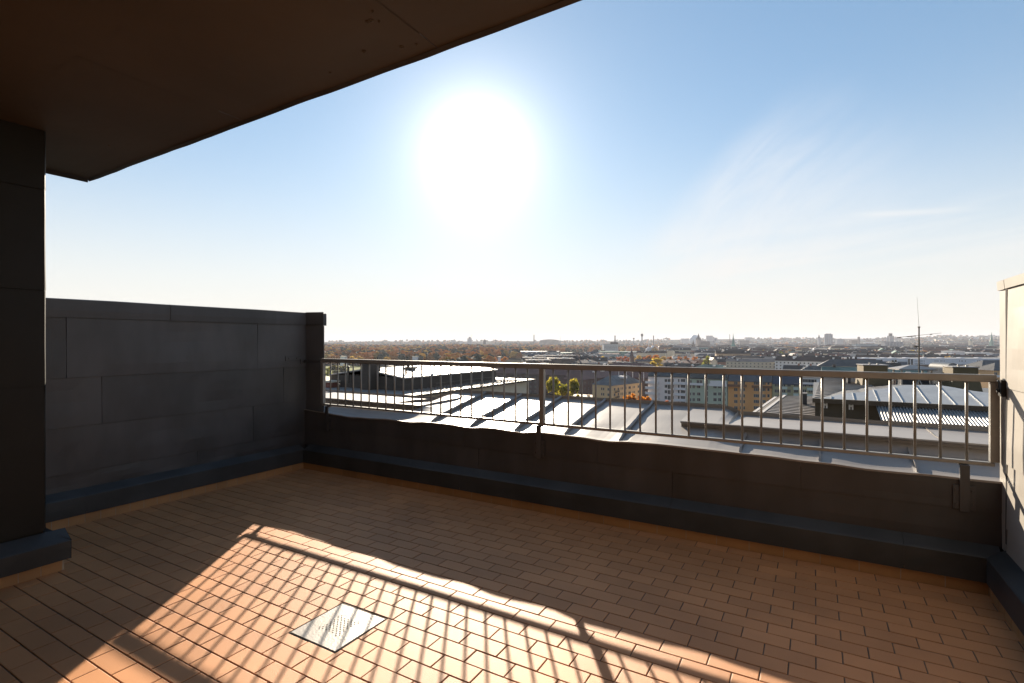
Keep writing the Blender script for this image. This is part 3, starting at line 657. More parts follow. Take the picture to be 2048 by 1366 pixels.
M_chim = mat('chimney_brown_sheet', (0.12, 0.085, 0.035), .6, 0, .12, 2)
M_bbl = mat('blue_black_sheet', (0.045, 0.048, 0.055), .5, 0, .15, 2)
stack('chimney', 'square brown sheet chimney with dark flashing, left of the aerial mast', 'chimney', 1727, 1771, 731, 772, 21, .9, M_chim, flare=.12)
stack('chimney', 'wide brown sheet chimney with blue-black flashing, right of the aerial mast', 'chimney', 1906, 1950, 735, 779, 20, .9, M_chim, flare=.18)
stack('chimney_pipe', 'slim dark square flue on the upper tiled roof', 'flue', 1695, 1701, 753, 777, 22, .14, M_bbl)
stack('chimney_pipe', 'short dark square flue on the lower tiled roof', 'flue', 1604.5, 1613.5, 788, 808, 19, .2, M_bbl)
# arched-cap vent
a = at(1802, 770, 21.5); T = thing('ventilator', 'roof ventilator with a pale shallow pyramid cap, behind the aerial mast', 'vent', tuple(a), TH*.5)
w = 1.1; h = .62
mb = MB(); mb.box((.08, .08, -.6), (w-.08, .7, h*.78)); mb.build('body', M_bbl, T, (0, 0, 0))
for qx in (0, w-.05):
    for qy in (-.02, .72): mb = MB(); mb.box((qx, qy, -.6), (qx+.05, qy+.05, h)); mb.build('post', M_steel, T, (0, 0, 0))
mb = MB(); vs = [(-.12, -.15, h), (w+.12, -.15, h), (w+.12, .9, h), (-.12, .9, h), (-.12, -.15, h+.05), (w+.12, -.15, h+.05), (w+.12, .9, h+.05), (-.12, .9, h+.05), (w/2-.12, .3, h+.20), (w/2+.12, .3, h+.20), (w/2+.12, .45, h+.2), (w/2-.12, .45, h+.2)]
mb.raw(vs, [(3, 2, 1, 0)]+[(i, (i+1) % 4, 4+(i+1) % 4, 4+i) for i in range(4)]+[(4+i, 4+(i+1) % 4, 8+(i+1) % 4, 8+i) for i in range(4)]+[(8, 9, 10, 11)]); mb.build('cap', M_roofm, T, (0, 0, 0))
# aerial
a = at(1838, 769, 20.5); T = thing('aerial_mast', 'tall thin aerial mast with crossed rods standing on the ridge of the lower wing', 'antenna', tuple(a))
u = F/20.5; H1 = (769-654)/u; tp = Vector((-(1838-1834)/u*RX[0], -(1838-1834)/u*RX[1], (769-594)/u))
mb = MB(); mb.tube((0, 0, -.15), (0, 0, H1), .028, .024, n=8); mb.tube((0, 0, H1-.03), (0, 0, H1+.02), .042, n=8); mb.build('mast', M_dark, T, (0, 0, 0))
mb = MB(); mb.tube((0, 0, H1), tp, .007, .004, n=5); mb.build('whip', M_steel, T, (0, 0, 0))
mb = MB(); r = Vector((RX[0], RX[1], 0)); za = (769-671)/u
mb.tube(r*(-44/u)+Vector((0, 0, za-4/u)), r*(45/u)+Vector((0, 0, za+5/u)), .010, .006, n=5)
for k, l in ((-40, 3), (-22, 2), (-12, 5), (24, 2)): mb.tube(r*((k-l)/u)+Vector((0, 0, za+(k-l)*.1/u)), r*((k+l)/u)+Vector((0, 0, za+(k+l)*.1/u)), .02, n=6)
mb.build('dipole', M_dark, T, (0, 0, 0))
mb = MB(); zb3 = (769-693)/u; mb.tube(r*(-8/u)+Vector((0, 0, zb3)), Vector((0, 0, zb3)), .02, n=6); mb.tube(r*(-9/u)+Vector((0, 0, zb3)), r*(-6/u)+Vector((0, 0, zb3)), .045, n=6); mb.build('amplifier_box', M_dark, T, (0, 0, 0))
mb = MB()
for q in (-1, 1): mb.tube((q*.14, -.1, -.15), (0, 0, .2), .018, n=5)
mb.build('stay', M_steel, T, (0, 0, 0))
# ---------------------------------------------------------------- flats with windows
def win(T, mesh, x, z, y): 
    o = bpy.data.objects.new('window', mesh); S.collection.objects.link(o); o.parent = T; o.location = (x, y, z); return o
WM = {}
def winmesh(w, h, n):
    k = (round(w, 1), round(h, 1), n)
    if k in WM: return WM[k]
    mb = MB(); mb.box((-w/2, -.05, -h/2), (w/2, .3, h/2), 0)
    pw = w/n
    for i in range(n): mb.box((-w/2+i*pw+.10, -.07, -h/2+.1), (-w/2+(i+1)*pw-.10, -.04, h/2-.1), 1)
    WM[k] = mb.mesh('window', [M_frame, M_glass]); return WM[k]
FY = 265.0
def fx(px): return on_y(px, 760, FY).x
def fz(py, px): return on_y(px, py, FY).z
def c5(cx): return 1300+cx/7.877
def c5y(cy): return 730+cy/7.877
def flats(name, lab, p0, p1, ztop_, mw, mr, cols, rows, bals, extra=None, dep=13, rise=4.6, ym=FY):
    x0, x1 = fx(p0), fx(p1); T = thing(name, lab, 'apartment block', (x0, ym, GZ))
    L0 = lambda x, y, z: (x-x0, y-ym, z-GZ)
    mb = MB(); mb.box(L0(x0+.02, ym, GZ-1), L0(x1-.02, ym+dep, ztop_)); mb.build('wall', mw, T, (0, 0, 0))
    mb = MB(); e = .5
    pr = [L0(x0, ym-e, ztop_-.1), L0(x0, ym-e, ztop_+.25), L0(x0, ym+dep/2, ztop_+rise), L0(x0, ym+dep+e, ztop_+.25), L0(x0, ym+dep+e, ztop_-.1)]
    mb.extr(pr, (x1-x0, 0, 0)); mb.build('roof', mr, T, (0, 0, 0))
    for px, w, n in cols:
        X = fx(px)
        for py in rows:
            win(T, winmesh(w, 1.5, n), X-x0, fz(py, px)-GZ, 0)
    for a, b, py, m in bals:
        xa, xb = fx(a), fx(b); z = fz(py, (a+b)/2); mb = MB(); mb.box(L0(xa, ym-1.4, z-.55), L0(xb, ym-.0, z-.4)); mb.box(L0(xa, ym-1.4, z-.4), L0(xb, ym-1.32, z+.6)); mb.box(L0(xa, ym-1.32, z-.4), L0(xa+.08, ym, z+.6)); mb.box(L0(xb-.08, ym-1.32, z-.4), L0(xb, ym, z+.6))
        mb.build('balcony', m, T, (0, 0, 0))
    return T, x0, L0
M_bw = mat('balcony_white', (0.66, 0.64, 0.64), .6, 0, .04, .2); M_bg = mat('balcony_pale_green', (0.42, 0.50, 0.46), .6, 0, .05, .2); M_bb = mat('balcony_brown', (0.17, 0.08, 0.04), .7, 0, .1, .5)
M_rdark = mat('dark_slate_roof', (0.060, 0.060, 0.058), .6, 0, .25, .35); M_rblue = mat('blue_black_roof', (0.032, 0.036, 0.055), .55, 0, .2, .4)
zt5 = fz(755, 1373)
rowsW = [761, 772.6, 783.3, 794.8, 806.5, 818]
T, x0, L0 = flats('apartment_block', 'off-white apartment block with balconies, left end of the coloured row', 1296, 1373, zt5, mat('offwhite_render', (0.72, 0.64, 0.60), .8, 0, .04, .1), M_rdark,
    [(1332, 1.3, 2), (1345, 1.3, 2), (1357.5, .7, 1), (1366, 2.0, 3)], rowsW, [(1334, 1372.5, 766.5, M_bw)]+[(1350, 1372, 777.5+11.3*k, M_bw) for k in range(5)]+[(1292, 1317, 764.5+10.9*k, M_bw) for k in range(6)])
for py in rowsW: win(T, winmesh(1.4, 2.0, 2), fx(1338.5)-x0, fz(py+1, 1338)-GZ, 0); win(T, winmesh(.7, 1.7, 1), fx(1312.7)-x0, fz(py, 1312)-GZ, 0)
M_green = mat('green_render', (0.38, 0.43, 0.335), .8, 0, .04, .1)
T, x0, L0 = flats('apartment_block', 'pale green apartment block with a tall stair window strip, right of the off-white one', 1373, 1455, zt5-.4, M_green, mat('brown_black_roof', (0.055, 0.048, 0.038), .6, 0, .3, .3),
    [(1379.7, 1.2, 2), (1387.5, 1.1, 2), (1397.5, 1.5, 2), (1430, 1.5, 2), (1439.3, 1.3, 2), (1448.3, 1.3, 2)], [773.5+0*k if k == 0 else 776.5+11.4*(k) - 0 for k in range(4)], [(1373.5, 1407, 768, M_bw), (1418, 1454.5, 770, M_bw)])
for i in range(6): win(T, winmesh(1.2, 2.3, 2), fx(1413.5)-x0, fz(764+11.6*i, 1413)-GZ, 0)
mb = MB(); mb.box(L0(fx(1421), FY-.9, fz(767.5, 1430)), L0(fx(1453), FY-.1, fz(761.5, 1430))); mb.build('glazed_balcony', M_bw, T, (0, 0, 0))
for px in (1381, 1396, 1402): win(T, winmesh(1.2, 1.6, 2), fx(px)-x0, fz(763.5, px)-GZ, 0)
M_or = mat('orange_render', (0.64, 0.32, 0.115), .8, 0, .05, .1)
T, x0, L0 = flats('apartment_block', 'orange apartment block with brown top balconies, right of the pale green one', 1456, 1543.5, zt5-1.0, M_or, mat('grey_black_roof', (0.062, 0.062, 0.068), .6, 0, .25, .3),
    [(1471.7, 1.5, 2), (1485, 2.2, 3), (1512.7, 2.2, 3), (1527.3, 1.7, 3), (1537, 1.0, 1)], [766.5, 779, 791.5, 803, 815.5], [(1455.5, 1493, 771, M_bb), (1504, 1544, 773.5, M_bb)])
for px in (1464, 1478, 1495, 1503, 1522, 1533.5):
    mb = MB(); mb.box(L0(fx(px)-.25, FY-.28, GZ), L0(fx(px)+.25, FY-.004, zt5-1.6)); mb.build('pilaster', M_or, T, (0, 0, 0))
T, x0, L0 = flats('apartment_block', 'olive green apartment block with pale balconies and white attic box, right of the orange one', 1544.5, 1668, zt5-1.6, mat('olive_render', (0.35, 0.325, 0.19), .8, 0, .05, .1), M_rblue,
    [(1554, 2.0, 3), (1567, 1.6, 2), (1578, 1.4, 2), (1592, 1.6, 2), (1607, 2.2, 3), (1621, 1.6, 2)], [770, 782, 794], [(1560, 1574.5, 775.5+12.2*k, M_bg) for k in range(3)]+[(1587, 1597.5, 777+12.2*k, M_bg) for k in range(3)]+[(1614, 1630, 778+12.2*k, M_bg) for k in range(3)])
mb = MB(); mb.box(L0(fx(1603), FY-.6, zt5-1.2), L0(fx(1650), FY+7, zt5+1.7)); mb.build('attic_box', M_bw, T, (0, 0, 0))
mb = MB(); mb.box(L0(fx(1602), FY-1.0, zt5+1.705), L0(fx(1651), FY+8, zt5+2.1)); mb.build('attic_roof', M_roofm, T, (0, 0, 0))
for px in (1608, 1616, 1622, 1629): win(T, winmesh(1.6, 1.4, 2), fx(px)-x0, zt5+.4-GZ, -.6)
# beige corner block (turned a little)
def oblong(name, lab, cat, px, py, Y, rot, w, d, ztop_, mw, mr, rise, hip=True, wrows=(), wl=(), wr=(), group=None, e=.5):
    p = at(px, py, Y); T = thing(name, lab, cat, (p.x, p.y, GZ), rot, group); h = ztop_-GZ
    mb = MB(); mb.box((-w, 0, -1), (0, d, h)); mb.build('wall', mw, T, (0, 0, 0))
    mb = MB(); r = min(w, d)/2
    b_ = [(-w-e, -e, h), (e, -e, h), (e, d+e, h), (-w-e, d+e, h)]
    if d >= w: r1, r2 = (-w/2, r if hip else -e, h+rise), (-w/2, d-r if hip else d+e, h+rise)
    else: r1, r2 = (-w+r if hip else -w-e, d/2, h+rise), (-r if hip else e, d/2, h+rise)
    vs = b_+[r1, r2]
    mb.raw(vs, [(3, 2, 1, 0)]+([(0, 1, 4), (1, 2, 5, 4), (2, 3, 5), (3, 0, 4, 5)] if d >= w else [(0, 1, 5, 4), (1, 2, 5), (2, 3, 4, 5), (3, 0, 4)])); mb.build('roof', mr, T, (0, 0, 0))
    for z in wrows:
        for x, n in wl: win(T, winmesh(.75*n, 1.4, n), -x, z-GZ, 0)
        for y, n in wr:
            o = win(T, winmesh(.75*n, 1.4, n), 0, z-GZ, y); o.location = (0, y, z-GZ); o.rotation_euler = (0, 0, pi/2)
    return T, h
zbg = at(1224, 771.5, 272).z
T, h = oblong('apartment_block', 'low beige and tan apartment block with hipped roof, in front of the dark brown blocks', 'apartment block', 1224, 771.5, 272, -radians(14.4), 12.5, 30, zbg, mat('beige_render', (0.60, 0.41, 0.225), .8, 0, .05, .1), mat('weathered_roof', (0.10, 0.095, 0.09), .5, 0, .5, .25), 4.6, wrows=[zbg-2.0-2.85*k for k in range(5)], wl=[(2, 2), (5.2, 1), (6.4, 1), (10.6, 1)], wr=[(2.4, 2), (6, 2), (8.5, 1), (10, 1), (13, 2), (17, 3), (20.5, 1), (22, 1), (26, 2)])
for i in range(4):
    mb = MB(); mb.box((.0, 2.8, h-3.7-2.85*i), (1.2, 5.4, h-3.5-2.85*i)); mb.box((1.12, 2.8, h-3.5-2.85*i), (1.2, 5.4, h-2.6-2.85*i)); mb.build('balcony', M_dark, T, (0, 0, 0))
mb = MB(); mb.box((-8, 14, h+3), (-1.5, 17, h+4.2)); mb.build('dormer', M_bw, T, (0, 0, 0))
for a_, b_, yy in ((-12, -5, 22), (-6, 3, 27)):
    mb = MB(); mb.box((a_, yy, h+6.3), (b_, yy+4.5, h+6.75))
    for qx in (a_+1, b_-1): mb.box((qx, yy+1, h+1), (qx+.25, yy+1.25, h+6.3))
    mb.build('terrace_canopy', M_bw, T, (0, 0, 0))
# large red-brown blocks
M_rb = mat('redbrown_roof', (0.125, 0.062, 0.050), .65, 0, .18, .12, stretch=(1, 1, 4)); M_rbw = mat('redbrown_brick_wall', (0.10, 0.062, 0.052), .8, 0, .12, .2)
def bigbrown(lab, px, py, Y, w, d, rise, rot=0, nsky=5):
    p = at(px, py, Y); T, h = oblong('brick_block', lab, 'building', px, py, Y, rot, w, d, p.z, M_rbw, M_rb, rise, wrows=[p.z-2.4-3.6*k for k in range(4)], wl=[(3+4.2*i, 2) for i in range(int(min(w, 68)/4.2))], wr=[(3+4.6*i, 2) for i in range(int(min(d, 60)/4.6))], group='long red-brown brick blocks')
    for i in range(nsky):
        f_ = random.uniform(.15, .45); mb = MB(); X = -random.uniform(.1, .9)*w if w > d else -w*.5+w*.25; Y_ = d*.25 if w > d else random.uniform(.2, .8)*d
        mb.box((X, Y_, h+rise*.5+.1), (X+1.3, Y_+1.5, h+rise*.5+.7)); mb.build('skylight', M_white, T, (0, 0, 0))
    return T
bigbrown('long red-brown block behind the pair of yellow-green trees', 1158, 752, 385, 62, 15, 8, 0)
bigbrown('red-brown wing running away to the right of the yellow-green trees', 1166, 760, 330, 14, 95, 7.5, -radians(6))
bigbrown('red-brown block partly hidden behind the end of the bright attic roof', 1052, 748, 430, 66, 16, 9, 0)
bigbrown('red-brown block behind the white roof terraces of the beige building', 1302, 748, 400, 40, 16, 8, 0)
bigbrown('red-brown hip-roofed wing just left of the off-white flats', 1300, 757, 330, 22, 40, 8, -radians(6))
p0 = at(1190, 795, 285); mb = MB(); mb.box((-16, 0, -18), (2.5, 12, -.4)); mb.box((-16.3, -.3, -.4), (2.8, 12.3, 0), 1)
mb.box((-6, 3, 0), (-4.4, 4, 1.0)); o = mb.build('low_annex', [M_cream, M_cream, M_dark], None, tuple(p0)); tag(o, 'pale flat-roofed annex at the left foot of the beige block', 'building')
# ---------------------------------------------------------------- trees
LEAF = {}
def leafm(name, a, b): LEAF[name] = mat('leaf_'+name, a, .8, 0, 0, .22, col2=b, trans=.5, island=.35, spec=.1)
leafm('gold_green', (0.26, 0.26, 0.04), (0.58, 0.44, 0.04)); leafm('yellow', (0.42, 0.30, 0.03), (0.62, 0.44, 0.05)); leafm('orange', (0.46, 0.16, 0.02), (0.66, 0.27, 0.03)); leafm('red', (0.42, 0.10, 0.02), (0.55, 0.16, 0.03))
leafm('green', (0.12, 0.15, 0.025), (0.34, 0.32, 0.05)); leafm('olive', (0.10, 0.10, 0.04), (0.22, 0.17, 0.05)); leafm('rust', (0.34, 0.16, 0.05), (0.48, 0.24, 0.08)); leafm('ochre', (0.42, 0.29, 0.09), (0.58, 0.38, 0.10))
M_bark = mat('bark', (0.07, 0.055, 0.04), .9, 0, .2, 2)
def crown_mesh(kind, w, h, n, size, seed, conical=.0, lobes=11):
    R = random.Random(seed); mb = MB(); L_ = []
    for i in range(lobes):
        a = R.uniform(0, 2*pi); z = R.uniform(.12, .9); rr_ = (1-abs(z-.4)*1.15)*(1-conical*z*.6)*R.uniform(.3, .85)
        L_.append((rr_*cos(a)*w/2, rr_*sin(a)*w/2, z*h, R.uniform(.13, .26)*w*(22/(lobes+12))*(1-.4*conical*z), R.uniform(.12, .24)*h*(24/(lobes+14))))
    for i in range(n):
        lx, ly, lz, lr, lh = R.choice(L_); v = Vector((R.gauss(0, 1), R.gauss(0, 1), R.gauss(0, 1))).normalized()*R.uniform(.3, 1.0)
        c = Vector((lx+v.x*lr, ly+v.y*lr, lz+v.z*lh)); s = size*R.uniform(.6, 1.3)
        a = Vector((R.gauss(0, 1), R.gauss(0, 1), R.gauss(0, 1))).normalized(); b = a.cross(Vector((R.gauss(0, 1), R.gauss(0, 1), R.gauss(0, 1)))).normalized()
        mb.face([c-a*s-b*s*.3, c+a*s*.2-b*s*.7, c+a*s, c+b*s*.7])
    lo = [min(v[i] for v in mb.v) for i in range(3)]; hi = [max(v[i] for v in mb.v) for i in range(3)]
    mb.v = [((v[0]-(lo[0]+hi[0])/2)*w/(hi[0]-lo[0]), (v[1]-(lo[1]+hi[1])/2)*w/(hi[1]-lo[1]), (v[2]-lo[2])*h/(hi[2]-lo[2])) for v in mb.v]
    return mb.mesh('crown', LEAF[kind])
TRM = {}
def tree(kind, px, pyt, Y, w, h, lab, grp=None, shape='round', near=False, ground=None, cat='tree'):
    x, y = xy(px, Y); zt = at(px, pyt, Y).z
    q = (kind, shape, near)
    if q not in TRM:
        TRM[q] = [crown_mesh(kind, 10, 12, 3000 if near else 420, .40 if near else .85, hash(q[0]) % 97+k if False else sum(map(ord, kind))+k*13, .7 if shape == 'cone' else (.35 if shape == 'tall' else 0), 26 if near else 10) for k in range(1 if near else 2)]
    T = thing('autumn_tree' if kind not in ('green', 'olive', 'gold_green') else 'green_tree', lab, cat, (x, y, zt-h), random.uniform(0, 6), grp)
    o = bpy.data.objects.new('crown', random.choice(TRM[q])); S.collection.objects.link(o); o.parent = T; o.location = (0, 0, h*(.06 if near else .16)); o.scale = (w/10, w/10, h*(.94 if near else .84)/12)
    if 'trunk' not in TRM:
        mb = MB(); mb.tube((0, 0, 0), (.1, 0, 4.5), .32, .2, 7); mb.tube((.1, 0, 4.5), (.3, .1, 9), .2, .06, 6)
        for k in range(5): a = k*1.3; mb.tube((.08, 0, 3.4+k*.7), (2.4*cos(a), 2.4*sin(a), 6+k*.7), .11, .04, 5)
        TRM['trunk'] = mb.mesh('trunk', M_bark)
    o = bpy.data.objects.new('trunk', TRM['trunk']); S.collection.objects.link(o); o.parent = T; o.scale = (w/10, w/10, h/12)
    return T
tree('gold_green', 1107, 751, 215, 10.5, 21, 'yellow-green tree just right of the middle railing post, taller of the pair', 'yellow-green trees by the brown block', 'tall', True)
tree('gold_green', 1147, 755, 220, 8.5, 20, 'yellow-green tree, right one of the pair before the brown block', 'yellow-green trees by the brown block', 'tall', True)
tree('gold_green', 1128, 766, 222, 7, 16, 'shorter yellow tree between the two yellow-green ones', 'yellow-green trees by the brown block', 'round', True)
tree('orange', 1262, 787, 205, 11, 14, 'bright orange tree crown at the foot of the beige block, left half', 'orange crowns before the flats', 'round', True)
tree('orange', 1290, 788, 200, 9.5, 14, 'bright orange tree crown below the off-white balconies', 'orange crowns before the flats', 'round', True)
tree('red', 1332, 801, 215, 10, 12, 'low reddish tree at the foot of the off-white flats', 'orange crowns before the flats', 'round', True)
for i, (k, px, pyt, Y, w, h, lab) in enumerate([
    ('yellow', 1206, 712, 820, 16, 15, 'yellow round-crowned tree left of the slim dark spire, behind grey roofs'),
    ('red', 1239, 713, 850, 15, 13, 'reddish tree close to the left of the slim dark spire'),
    ('red', 1252, 712, 840, 14, 13, 'reddish tree touching the slim dark spire on its left'),
    ('ochre', 1276, 710, 830, 15, 15, 'ochre tree just right of the slim dark spire'),
    ('red', 1290, 713, 860, 10, 12, 'small red tree second to the right of the slim dark spire'),
    ('orange', 1300, 710, 840, 14, 15, 'orange tree above the bend of the tree row right of the spire'),
    ('orange', 1312, 709, 880, 13, 14, 'tall orange tree in the middle of the tree row'),
    ('yellow', 1315, 715, 700, 17, 17, 'large golden tree in front of the orange tree row'),
    ('ochre', 1329, 712, 870, 13, 13, 'ochre tree right of the golden one in the row'),
    ('yellow', 1306, 722, 560, 13, 16, 'big golden tree just above the handrail left of the off-white flats'),
    ('orange', 1341, 713, 880, 12, 12, 'orange tree fourth from the right end of the row'),
    ('orange', 1361, 713, 880, 12, 12, 'orange tree third from the right end of the row'),
    ('orange', 1373, 712, 890, 11, 12, 'bright orange tree second from the right end of the row'),
    ('orange', 1390, 713, 880, 11, 12, 'orange tree ending the row beside the tall yellow-green tree'),
    ('green', 1414, 711, 600, 12, 19, 'tall yellow-green tree standing above the handrail in mid town'),
    ('rust', 1457, 713, 800, 16, 12, 'rusty brown tree right of the tall yellow-green tree'),
    ('rust', 1474, 714, 800, 13, 11, 'rusty brown tree among dark roofs left of the gabled houses'),
    ('orange', 1522, 710, 900, 14, 11, 'dome-shaped orange tree before the gabled houses'),
    ('green', 1564, 702, 900, 13, 20, 'tall green tree between the pale gabled houses'),
    ('orange', 1592, 694, 1500, 20, 20, 'orange tree with the highest crown near the white oblong hall'),
    ('orange', 1584, 697, 1500, 18, 18, 'orange tree left of the one with the highest crown'),
    ('ochre', 1669, 708, 900, 10, 9, 'small ochre tree in the dark roofs right of the white hall'),
    ('orange', 1692, 694, 1600, 22, 18, 'wide orange tree right of the white hall'),
    ('ochre', 1727, 696, 1500, 22, 18, 'pale yellow tree under the long blue-grey building'),
    ('ochre', 1680, 698, 1500, 18, 16, 'pale yellow tree between the white hall and the orange tree'),
    ('yellow', 1807, 701, 1050, 17, 15, 'yellow tree left of the aerial mast, above the long white block'),
    ('yellow', 1822, 700, 1060, 18, 15, 'yellow tree nearest the left side of the aerial mast'),
    ('yellow', 1831, 701, 1040, 15, 15, 'yellow tree right behind the aerial mast'),
    ('ochre', 1895, 712, 760, 12, 10, 'small ochre trees in front of the pink-white hall'),
    ('yellow', 1955, 735, 330, 9, 16, 'golden tree beside the second brown chimney'),
    ('orange', 1968, 757, 260, 8, 12, 'orange tree low behind the seam roof near the end post'),
    ('ochre', 706, 712, 820, 17, 15, 'golden tree at the edge of the meadow, left of a similar one'),
    ('ochre', 719, 712, 830, 14, 14, 'golden tree with round crown, right of a similar one by the meadow'),
    ('ochre', 775, 714, 800, 14, 13, 'golden tree in front of the dark wood edge'),
    ('orange', 957, 712, 900, 15, 15, 'bright orange tree left of centre over the end of the attic roof'),
    ('orange', 990, 713, 900, 14, 13, 'orange tree beside the white tower house'),
    ('orange', 1008, 713, 900, 15, 15, 'orange tree left of the dark sawtooth roofs'),
    ('orange', 1068, 733, 470, 6, 7, 'small orange tree seen between two red-brown roofs'),
    ('orange', 1145, 733, 470, 7, 7, 'small orange tree right of the middle post among red-brown roofs'),
    ('yellow', 1216, 735, 460, 10, 9, 'yellow-orange tree above the white roof terraces'),
    ('ochre', 1230, 735, 465, 9, 9, 'ochre tree right above the white roof terraces'),
    ('orange', 1296, 738, 400, 6, 9, 'small orange tree left of the golden tree below the handrail'),
    ('green', 655, 735, 560, 8, 12, 'small pale green tree on the meadow beside the railing post'),
    ('olive', 668, 729, 640, 14, 14, 'dark green tree casting shade on the meadow'),
    ('olive', 686, 728, 650, 13, 14, 'dark tree group on the meadow edge')]):
    tree(k, px, pyt, Y, w, h, lab, 'autumn trees in the town', 'tall' if h > w*1.2 else 'round')
# the woods: one mass
def wood(name, lab, n, fpx, fY, mats, wts, hs, seed, cond=None):
    R = random.Random(seed); mb = MB()
    base = []
    for q in range(4):
        b = []
        for i in range(7):
            for j in range(10):
                th_ = pi*i/6*.62; ph = 2*pi*j/10+.3*i
                r = 1+.35*nz3(sin(th_)*cos(ph)*2.3+q*9, sin(th_)*sin(ph)*2.3, cos(th_)*2.3); b.append(Vector((sin(th_)*cos(ph)*r, sin(th_)*sin(ph)*r, cos(th_)*r)))
        base.append(b)
    fs = [(i*10+j, i*10+(j+1) % 10, (i+1)*10+(j+1) % 10, (i+1)*10+j) for i in range(6) for j in range(10)]
    k = 0
    while k < n:
        px = R.uniform(*fpx); Y = fY[0]*(fY[1]/fY[0])**R.random()
        if cond and not cond(px, Y): continue
        x, y = xy(px, Y); h = R.uniform(*hs); w = h*R.uniform(.40, .62); g = gz(x, y); m = R.choices(range(len(mats)), wts)[0]; m = m if nz3(x*.006, y*.006, 4) < .25 else min(len(mats)-1, 3)
        b = R.choice(base); a = R.uniform(0, 6.28); ca, sa = cos(a), sin(a)
        mb.raw([(x+(v.x*ca-v.y*sa)*w*R.uniform(.88, 1.12), y+(v.x*sa+v.y*ca)*w*R.uniform(.88, 1.12), g+h-w+v.z*w*R.uniform(.9, 1.15)) for v in b], fs, m); k += 1
    return tag(mb.build(name, mats), lab, 'woods', None, 'stuff')
WMt = [LEAF['rust'], LEAF['ochre'], mat('leaf_orange_far', (0.38, 0.15, 0.035), .85, col2=(0.5, 0.22, 0.05), scale=.05, trans=.4), mat('leaf_dark_far', (0.045, 0.055, 0.035), .85, col2=(0.09, 0.09, 0.05), scale=.05, trans=.25)]
inmead = lambda px, Y: 560 < px < 890 and Y < 870
wood('woods', 'autumn-coloured woods stretching behind the meadow to the blue hills', 3400, (560, 1075), (640, 3300), WMt, (5, 3, 2.2, 3.4), (13, 21), 5, lambda px, Y: not (inmead(px, Y)) and not (px > 980 and Y < 1150) and not (px > 1040 and Y < 1500))
wood('wooded_slopes', 'rust-coloured woods behind the pale sheds below the ski hill', 900, (1060, 1330), (1750, 3600), WMt, (6, 3, 3, 3), (12, 20), 6, lambda px, Y: px < 1200 or Y > 1900)
wood('park_trees', 'bands of autumn park trees among the far town roofs', 700, (1330, 2010), (1150, 2300), WMt, (4, 5, 4, 2), (12, 19), 8, lambda px, Y: nz3(px*.02, math.log(Y)*7, 1) > .18 and (px < 1760 or Y < 1500))
wood('hill_woods', 'dark woods on the far hills under the horizon', 1500, (560, 2020), (3300, 6500), [WMt[3], WMt[0]], (5, 1), (14, 26), 9, lambda px, Y: nz3(px*.012, math.log(Y)*4, 6) > -.05)
# ---------------------------------------------------------------- town fabric
WALLS = [('cream', (0.50, 0.44, 0.34)), ('pale grey', (0.42, 0.41, 0.40)), ('tan', (0.36, 0.26, 0.17)), ('brick', (0.20, 0.10, 0.07)), ('white', (0.66, 0.64, 0.62))]
ROOFS = [('black', (0.022, 0.021, 0.022)), ('dark brown', (0.05, 0.032, 0.026)), ('red-brown', (0.10, 0.045, 0.035)), ('slate grey', (0.07, 0.075, 0.085)), ('copper green', (0.09, 0.16, 0.14))]
MW = [mat('wall_'+n.replace(' ', '_'), c, .85, 0, .08, .03, island=.2) for n, c in WALLS]
MR = [mat('roof_'+n.replace(' ', '_').replace('-', '_'), c, .62, 0, .3, .05, island=.25, spec=.22) for n, c in ROOFS]
AREA = [(1045, 'below the pale shed'), (1180, 'left of the white tower'), (1290, 'near the slim spire'), (1400, 'under the orange tree row'), (1480, 'before the thin church spire'), (1560, 'by the pale gabled houses'), (1660, 'under the white oblong hall'), (1760, 'left of the long white block'), (1870, 'behind the aerial mast'), (9999, 'near the sunlit right wall')]
def blockmesh(mb, x, y, g, w, d, h, rise, rot, hip, mw, mr, sk, R):
    ca, sa = cos(rot), sin(rot); M = Matrix.Translation((x, y, g)) @ Matrix.Rotation(rot, 4, 'Z')
    A = MB(); A.box((-w/2, -d/2, -2), (w/2, d/2, h), 0); e = .4
    r = min(w, d)/2 if hip else -e
    vs = [(-w/2-e, -d/2-e, h), (w/2+e, -d/2-e, h), (w/2+e, d/2+e, h), (-w/2-e, d/2+e, h), (-w/2+r, 0, h+rise), (w/2-r, 0, h+rise)]
    B = MB(); B.raw(vs, [(3, 2, 1, 0), (0, 1, 5, 4), (1, 2, 5), (2, 3, 4, 5), (3, 0, 4)])
    K = MB()
    for i in range(sk):
        X = R.uniform(-w*.4, w*.4); q = R.uniform(.15, .7)*(1 if R.random() < .8 else -1); Yk = -d/2*q; zz = h+rise*(1-abs(q)); s_ = R.uniform(.7, 1.6); K.box((X, Yk-s_, zz-.3), (X+s_*1.6, Yk+s_, zz+R.uniform(.5, 1.4)))  # white boxes put the sparkle of lit skylights into the colour
    return M, A, B, K
R = random.Random(11)
far = MB(); cnt = 0; chim = M_cream
cand = []
Y = 300.0; row = 0
